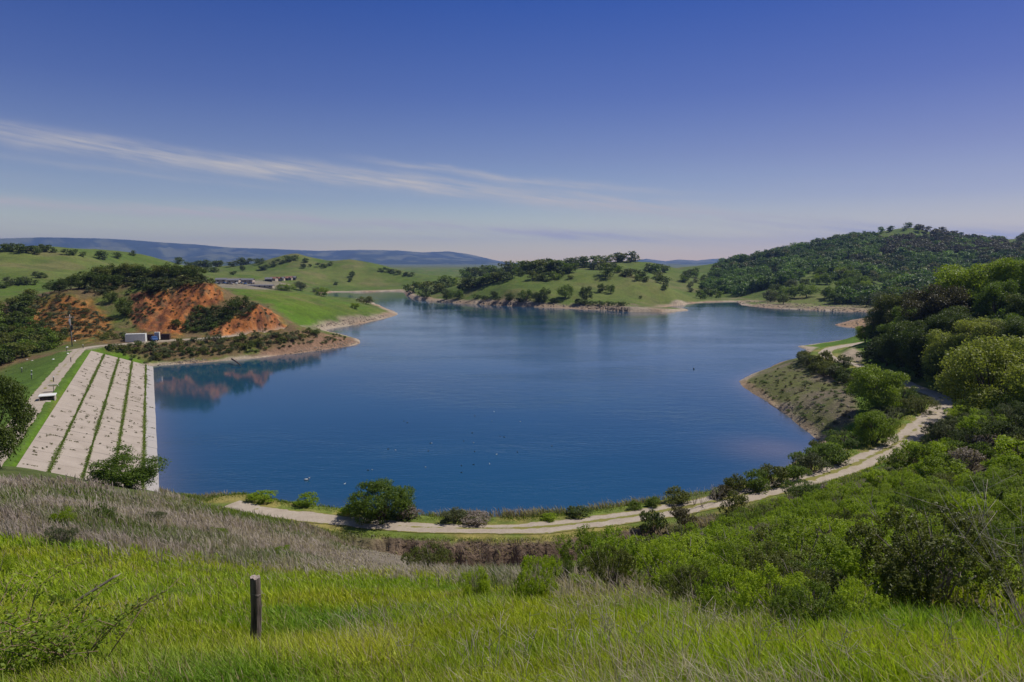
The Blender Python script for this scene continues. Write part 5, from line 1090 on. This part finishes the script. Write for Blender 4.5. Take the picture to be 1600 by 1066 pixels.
for i, (px, py) in enumerate([(84,598),(111,567),(130,545),(50,598),(34,579),(104,549),(50,590)]):
    p = at_z(px, py, 5.3 if i in (0, 1, 2, 5) else 4.2); z = float(ground(p[0], p[1]))
    side = 'crest track' if i in (0, 1, 2, 5) else 'grassy downstream face'
    lab = {0: 'short dark marker post on the dam crest track near the solar panel', 1: 'short dark marker post half way along the dam crest track', 2: 'short dark marker post at the far corner of the dam crest track', 3: 'white topped marker post lowest on the dam\'s grassy downstream face', 4: 'white topped marker post at the scrub edge of the dam\'s grassy face', 5: 'thin marker post at the top of the dam\'s grassy face near the utility pole', 6: 'white topped marker post just above the lowest one on the dam\'s grassy face'}[i]
    root = tag(link('marker_post', None), lab, 'marker post', 'marker posts on the dam'); root.location = (p[0], p[1], z)
    mb = MB(); mb.tube([[0, 0, -.2], [0, 0, .85]], .08, 8); mb.obj('post', m_black if i < 3 else m_steel, root)
    mb = MB(); mb.box((0, 0, .98), (.26, .2, .18) if i > 2 else (.2, .2, .22), .4, .03); mb.obj('cap', m_white if i != 1 else m_black, root)
for i, (px, py) in enumerate([(83,562),(105,543),(106,553),(117,533),(130,526),(42,562),(50,564)]):
    p = hit(px, py, 120, 300); mb = MB(); bm = bmesh.new(); bmesh.ops.create_icosphere(bm, subdivisions=2, radius=.3)
    for v in bm.verts: v.co *= 1+.25*math.sin(v.co.x*9+i)*math.cos(v.co.y*7); v.co.z *= .7
    mb.bm(bm); tag(mb.obj('boulder', m_white if i < 5 else m_pconc, loc=p), ['pale','low pale','small pale','bright','rounded bright','grey','small grey'][i]+' boulder '+['on the rim of the grassy dam face','by the utility pole on the dam grass','just under the dam crest track','at the foot of the utility pole','at the foot of the brown mound','where dam grass meets the dark scrub','beside the grey one at the scrub edge'][i], 'boulder', 'boulders by the dam')
# utility pole
p = at_z(112.5, 537, 5.3); p[2] = float(ground(p[0], p[1])); hp = 50*mpp(p)
root = tag(link('utility_pole', None), 'grey wooden utility pole with crossarm and transformer at the dam corner', 'utility pole'); root.location = p
mb = MB(); mb.tube([[0, 0, -.5], [-.02, 0, hp*.5], [-.08, 0, hp]], [.17, .15, .11], 10); mb.obj('pole', m_pole, root, True)
mb = MB(); mb.box((-.05, -.13, hp-.9), (2.3, .12, .14), .25, .01); mb.obj('crossarm', m_pole, root)
for x in (-1., -.4, .5, 1.): mb = MB(); mb.tube([[x*.97-.05, -.13+x*.24, hp-.83], [x*.97-.05, -.13+x*.24, hp-.68], [x*.97-.05, -.13+x*.24, hp-.6]], [.04, .07, .03], 8); mb.obj('insulator', m_white, root)
mb = MB(); a = .25; mb.tube([[.36, -.1, hp*.52], [.36, -.1, hp*.53], [.36, -.1, hp*.66], [.36, -.1, hp*.67]], [.2, .26, .26, .16], 12); mb.obj('transformer', m_black, root, True)
mb = MB(); mb.tube([[-.22, -.1, hp*.66], [-.22, -.1, hp*.86]], .14, 10); mb.obj('riser_box', m_white, root, True)
# containers
def container(px, py, L, Wd, Hh, rz, mat, endmat, label, cat='container', parts=True, z=None, name='shipping_container'):
    p = at_z(px, py, 5.2); p[2] = float(ground(p[0], p[1]))+.05
    root = tag(link(name, None), label, cat); root.location = p; root.rotation_euler = (0, 0, rz)
    n = int(L/.28); xs = np.linspace(-L/2+.08, L/2-.08, n*4+1); pat = np.tile([0, 0, .05, .05], n+1)[:len(xs)]
    mb = MB(); V = []; q = []
    for sgn in (-1, 1):
        o = len(V)
        for x, d in zip(xs, pat): V += [[x, sgn*(Wd/2-.02-d), .15], [x, sgn*(Wd/2-.02-d), Hh-.12]]
        for i in range(len(xs)-1):
            a = o+2*i; q.append([a, a+2, a+3, a+1] if sgn < 0 else [a, a+1, a+3, a+2])
    mb.add(V, q); mb.box((0, 0, Hh-.10), (L-.1, Wd-.12, .05)); mb.box((L/2-.06, 0, Hh/2), (.06, Wd-.1, Hh-.25)); mb.box((0, 0, .16), (L-.1, Wd-.12, .1)); mb.obj('corrugated_body', mat, root)
    mb = MB()
    for x in (-L/2+.06, L/2-.06):
        for y in (-Wd/2+.06, Wd/2-.06): mb.box((x, y, Hh/2), (.12, .12, Hh), bev=.01)
    for y in (-Wd/2+.06, Wd/2-.06): mb.box((0, y, Hh-.06), (L-.24, .11, .11)); mb.box((0, y, .08), (L-.24, .11, .14))
    for x in (-L/2+.06, L/2-.06): mb.box((x, 0, Hh-.06), (.11, Wd-.24, .11)); mb.box((x, 0, .08), (.11, Wd-.24, .14))
    mb.obj('frame', mat, root)
    for y in (-Wd/4+.02, Wd/4-.02):
        mb = MB(); mb.box((-L/2+.05, y, Hh/2), (.05, Wd/2-.16, Hh-.25)); d = mb.obj('door', endmat, root)
        mb = MB(); mb.tube([[-L/2-.01, y*1.2, .3], [-L/2-.01, y*1.2, Hh-.25]], .025, 6); mb.obj('lock_bar', m_steel, d)
    return root
rzc = .30
container(213, 534, 5.2, 2.2, 2.3, rzc, m_white, m_dkbr, 'white corrugated shipping container with dark doors by the dam corner')
container(233, 532, 2.3, 2., 1.6, rzc, m_dkbr, m_black, 'dark low steel container right beside the white one')
container(259, 531, 2.3, 2., 1.7, rzc, m_dkbr, m_dkbr, 'dark brown container last in the row along the track')
container(246, 530.5, 1.3, 1.4, 2.2, rzc, m_white, m_dkbr, 'narrow upright white storage box between the dark containers', 'storage box', name='storage_box')
# blue pickup between them
def pickup(p, rz, paint, label, cat='pickup truck', s=1., group=None):
    root = tag(link('parked_truck', None), label, cat, group); root.location = p; root.rotation_euler = (0, 0, rz); root.scale = (s, s, s)
    bm = bmesh.new(); prof = [(-2.5, .45), (-2.5, 1.0), (-.55, 1.02), (-.4, 1.72), (.75, 1.74), (1.25, 1.08), (2.35, .98), (2.5, .75), (2.5, .45)]
    A = [bm.verts.new((x, -.88, z)) for x, z in prof]; B = [bm.verts.new((x, .88, z)) for x, z in prof]; bm.faces.new(A); bm.faces.new(B[::-1])
    for i in range(len(prof)): bm.faces.new([A[(i+1) % len(prof)], A[i], B[i], B[(i+1) % len(prof)]])
    bmesh.ops.bevel(bm, geom=bm.edges[:], offset=.05, segments=2, affect='EDGES'); mb = MB(); mb.bm(bm); mb.obj('body', paint, root)
    for y in (-.89, .89): mb = MB(); mb.box((.2, y, 1.38), (.95, .02, .42), bev=.005); mb.obj('window', m_glassb, root)
    mb = MB(); mb.box((1.03, 0, 1.42), (.03, 1.5, .55), 0, 0, ('Y', R(-37))); mb.obj('windscreen', m_glassb, root)
    for x in (-1.55, 1.6):
        for y in (-.8, .8): mb = MB(); mb.tube([[x, y-.11, .36], [x, y+.11, .36]], .36, 14); mb.obj('wheel', m_black, root)
    return root
p = at_z(241, 533, 5.2); p[2] = float(ground(p[0], p[1]))+.02; pickup(p, rzc-1.2, m_blue, 'small blue pickup truck parked between dark container and storage box', s=.8)
# ------------------------------------------------------------------ settlement beyond the meadow
m_roofg = surf_mat('grey_metal_roof', (.13, .125, .14), (.20, .195, .21), 1., .5, .1)
m_roofr = surf_mat('red_brown_roof', (.20, .09, .065), (.30, .15, .11), 1., .8, .1)
m_wallb = surf_mat('beige_wall', (.38, .31, .24), (.48, .40, .33), 1., .9, .1)
m_wdark = surf_mat('dark_window', (.02, .022, .03), (.04, .042, .05), 1., .3, 0)
def house(px, py, L, D, Hh, rz, roofm, wallm, label, group=None, cat='house', name='house', rise=.32):
    p = hit(px, py, 400, 900)
    if p is None: return
    root = tag(link(name, None), label, cat, group); root.location = p; root.rotation_euler = (0, 0, rz); root.scale = (.8, .8, .75)
    mb = MB(); mb.box((0, 0, Hh/2-.5), (L, D, Hh+1)); mb.obj('wall', wallm, root)
    e = .5; rr = Hh+D*rise
    V = [[-L/2-e, -D/2-e, Hh-.1], [L/2+e, -D/2-e, Hh-.1], [L/2+e, 0, rr], [-L/2-e, 0, rr], [-L/2-e, D/2+e, Hh-.1], [L/2+e, D/2+e, Hh-.1]]
    V = V+[[a, b, c-.22] for a, b, c in V]
    mb = MB(); mb.add(V, [[0, 1, 2, 3], [3, 2, 5, 4], [7, 6, 9, 8], [8, 9, 10, 11], [0, 6, 7, 1], [4, 5, 11, 10], [1, 7, 8, 2], [2, 8, 11, 5], [0, 3, 9, 6], [3, 4, 10, 9]]); mb.obj('roof', roofm, root)
    for k in range(max(1, int(L//5))): mb = MB(); mb.box((-L/2+(k+.5)*L/max(1, int(L//5)), -D/2-.02, Hh*.52), (1.4, .08, 1.2)); mb.obj('window', m_wdark, root)
for i, (x, y, L, rz) in enumerate([(365,442,12,.1),(385,441.5,15,.05),(346,441,10,.2)]):
    house(x, y, L, 8, 3.0, rz, m_roofg, m_wallb, ['grey roofed barn at the settlement beyond the meadow','long pale roofed barn in the middle of the settlement','small grey roofed barn nearest the red hill'][i], None, 'barn', 'barn', .2)
house(407, 449, 26, 6, 2.2, .02, m_roofg, m_wallb, 'very long low grey roofed shed at the back of the meadow', None, 'shed', 'shed', .12)
for i, (x, y) in enumerate([(420,439.5),(428,438.5),(434,438.5),(440,438),(447,437.5),(453,437),(458,436.6)]):
    house(x, y, 7, 6, 2.5, random.uniform(-.3, .3), m_roofr if i % 3 else m_roofg, m_wallb if i % 2 else m_wdark, 'small house with a low roof in the row under the far green hill', 'row of small houses at the settlement')
for i, (x, y) in enumerate([(338,443.5),(343,444),(350,443.5),(356,444),(361,444.5),(370,444),(376,443.6),(383,444.4),(391,444),(397,443.6)]):
    p = hit(x, y, 380, 900)
    if p is not None: pickup(p, random.uniform(-.3, .3)+(1.57 if i % 2 else 0), [m_white, m_steel, m_blue, m_steel, m_wallb][i % 5], 'small vehicle parked among others in front of the settlement barns', 'parked vehicle', .8, 'vehicles parked at the settlement')
# ------------------------------------------------------------------ birds, buoy, logs, stones
m_dkf = surf_mat('dark_feathers', (.012, .012, .014), (.035, .032, .03), 20., .7, 0); m_wtf = surf_mat('white_feathers', (.45, .45, .44), (.6, .6, .58), 20., .7, 0); m_bill = surf_mat('pale_bill', (.55, .40, .2), (.65, .5, .3), 20., .5, 0)
def bird_mesh(name, mat):
    sp = np.array([[-.24, 0, .10], [-.20, 0, .09], [-.12, 0, .065], [0, 0, .055], [.10, 0, .07], [.15, 0, .11], [.165, 0, .17], [.185, 0, .215], [.215, 0, .22], [.245, 0, .213], [.27, 0, .205], [.30, 0, .20]])
    rr = np.array([.01, .045, .085, .10, .085, .055, .036, .043, .043, .030, .016, .006])
    mb = MB(); mb.tube(sp, rr, 12); V = np.vstack(mb.V); V[:, 1] *= 1.05
    mi = [0]*len(mb.Fq[0])+[0]*len(mb.Ft[0])
    for j in range(len(mb.Fq[0])):
        if mb.Fq[0][j].min() >= 9*12: mi[j] = 1
    return mesh_np(name, V, [mb.Fq[0], mb.Ft[0]], [mat, m_bill], True, mi=mi)
bd, bw = bird_mesh('dark_waterbird', m_dkf), bird_mesh('white_waterbird', m_wtf)
zb = lambda x, y: (440+x/3.478, 640+y/3.478)
for i, (x, y, w) in enumerate([(137,384,2),(343,404,1),(492,328,1),(470,331,0),(620,221,1),(580,215,0),(782,314,1),(797,226,0),(808,184,0),(816,183,1),(990,172,0),(1043,181,1),(1049,228,0),(978,306,0),(977,343,0),(1043,300,0),(1130,296,1),(1168,244,1),(1282,232,0),(1470,199,0),(1187,147,0),(1210,150,0),(1143,64,0),(1049,36,0),(1155,12,1),(665,63,0),(683,72,0),(1298,66,1),(1035,128,0)]):
    p = at_z(*zb(x, y), 0); o = link('water_bird', bw if w else bd); o.location = (p[0], p[1], -.03); o.rotation_euler = (0, 0, random.uniform(0, 6.28)); s = {0: .66, 1: .6, 2: 1.5}[w]; o.scale = (s, s, s)
    tag(o, {0: 'dark duck floating among scattered birds out on the blue lake', 1: 'white gull floating among scattered birds out on the blue lake', 2: 'large white bird afloat alone on the near blue water'}[w], 'bird', {0: 'dark birds on the lake', 1: 'white birds on the lake', 2: None}[w])
p = at_z(1084, 577, 0); root = tag(link('buoy', None), 'small dark buoy alone on the open water', 'buoy'); root.location = p
mb = MB(); mb.tube([[0, 0, -.1], [0, 0, .0], [0, 0, .2], [0, 0, .28]], [.12, .2, .18, .05], 12); mb.obj('float', m_black, root, True); mb = MB(); mb.tube([[0, 0, .2], [0, 0, .6]], .03, 6); mb.obj('staff', m_white, root)
p = at_z(376, 571, .3); q1 = at_z(362, 561, 1.2); mb = MB(); mb.tube([p, (p+q1)/2+np.array([0, 0, .15]), q1], [.12, .17, .22], 8); tag(mb.obj('log', m_dkbr, smooth=True), 'dark drifted log lying on the shore near the dam', 'log')
m_stone = surf_mat('shore_stone', (.13, .105, .08), (.31, .25, .195), .9, .95, .5)
ST = []
def stone_mesh(seed):
    g = np.random.default_rng(seed); bm = bmesh.new(); bmesh.ops.create_icosphere(bm, subdivisions=2, radius=.5); o = g.uniform(0, 9, 3)
    for v in bm.verts: v.co = v.co*(1+.35*math.sin(v.co.x*5+o[0])*math.sin(v.co.y*6+o[1])+.15*math.sin(v.co.z*11+o[2])); v.co.z *= .65
    V = np.array([v.co[:] for v in bm.verts]); bm.verts.index_update(); f = np.array([[v.index for v in q.verts] for q in bm.faces]); bm.free(); return V, f
SM = [stone_mesh(s) for s in range(5)]
g = np.random.default_rng(97); VV = []; FF = []; nv = 0
for poly, n, r0, r1, s0, s1 in [([(1158,597),(1185,580),(1245,562),(1330,600),(1335,650),(1282,690),(1240,656)], 620, 95, 215, .08, .38), ([(1302,508),(1370,495),(1370,515),(1340,514)], 120, 250, 420, .3, .9), ([(480,512),(560,494),(620,491),(560,506)], 200, 260, 390, .3, .9), ([(440,555),(550,530),(562,536),(500,549)], 250, 180, 260, .2, .6), ([(660,471),(800,476),(985,486),(980,480),(800,472),(690,468)], 260, 380, 560, .5, 1.3), ([(1080,480),(1160,470),(1380,478),(1400,489),(1250,485),(1160,478)], 300, 340, 520, .5, 1.3), ([(240,572),(340,563),(300,560)], 120, 165, 230, .2, .6)]:
    poly = np.array(poly, float)
    for k in range(n*4):
        if n <= 0: break
        q = g.uniform(poly.min(0), poly.max(0))
        if not inpoly(q[:1], q[1:], poly)[0]: continue
        p = hit(q[0], q[1], r0, r1, 1)
        if p is None or p[2] < .02: continue
        n -= 1; V, f = SM[g.integers(5)]; s = s0+(s1-s0)*g.uniform()**2.5; a = g.uniform(0, 6.28)
        VV.append(np.stack([(V[:, 0]*math.cos(a)-V[:, 1]*math.sin(a))*s+p[0], (V[:, 0]*math.sin(a)+V[:, 1]*math.cos(a))*s+p[1], V[:, 2]*s+p[2]+s*.08], -1)); FF.append(f+nv); nv += len(V)
tag(link('shore_rubble', mesh_np('shore_rubble', np.vstack(VV), [np.vstack(FF)], [m_stone], False)), 'loose stones strewn over the bare lake margins', 'stones', kind='stuff')
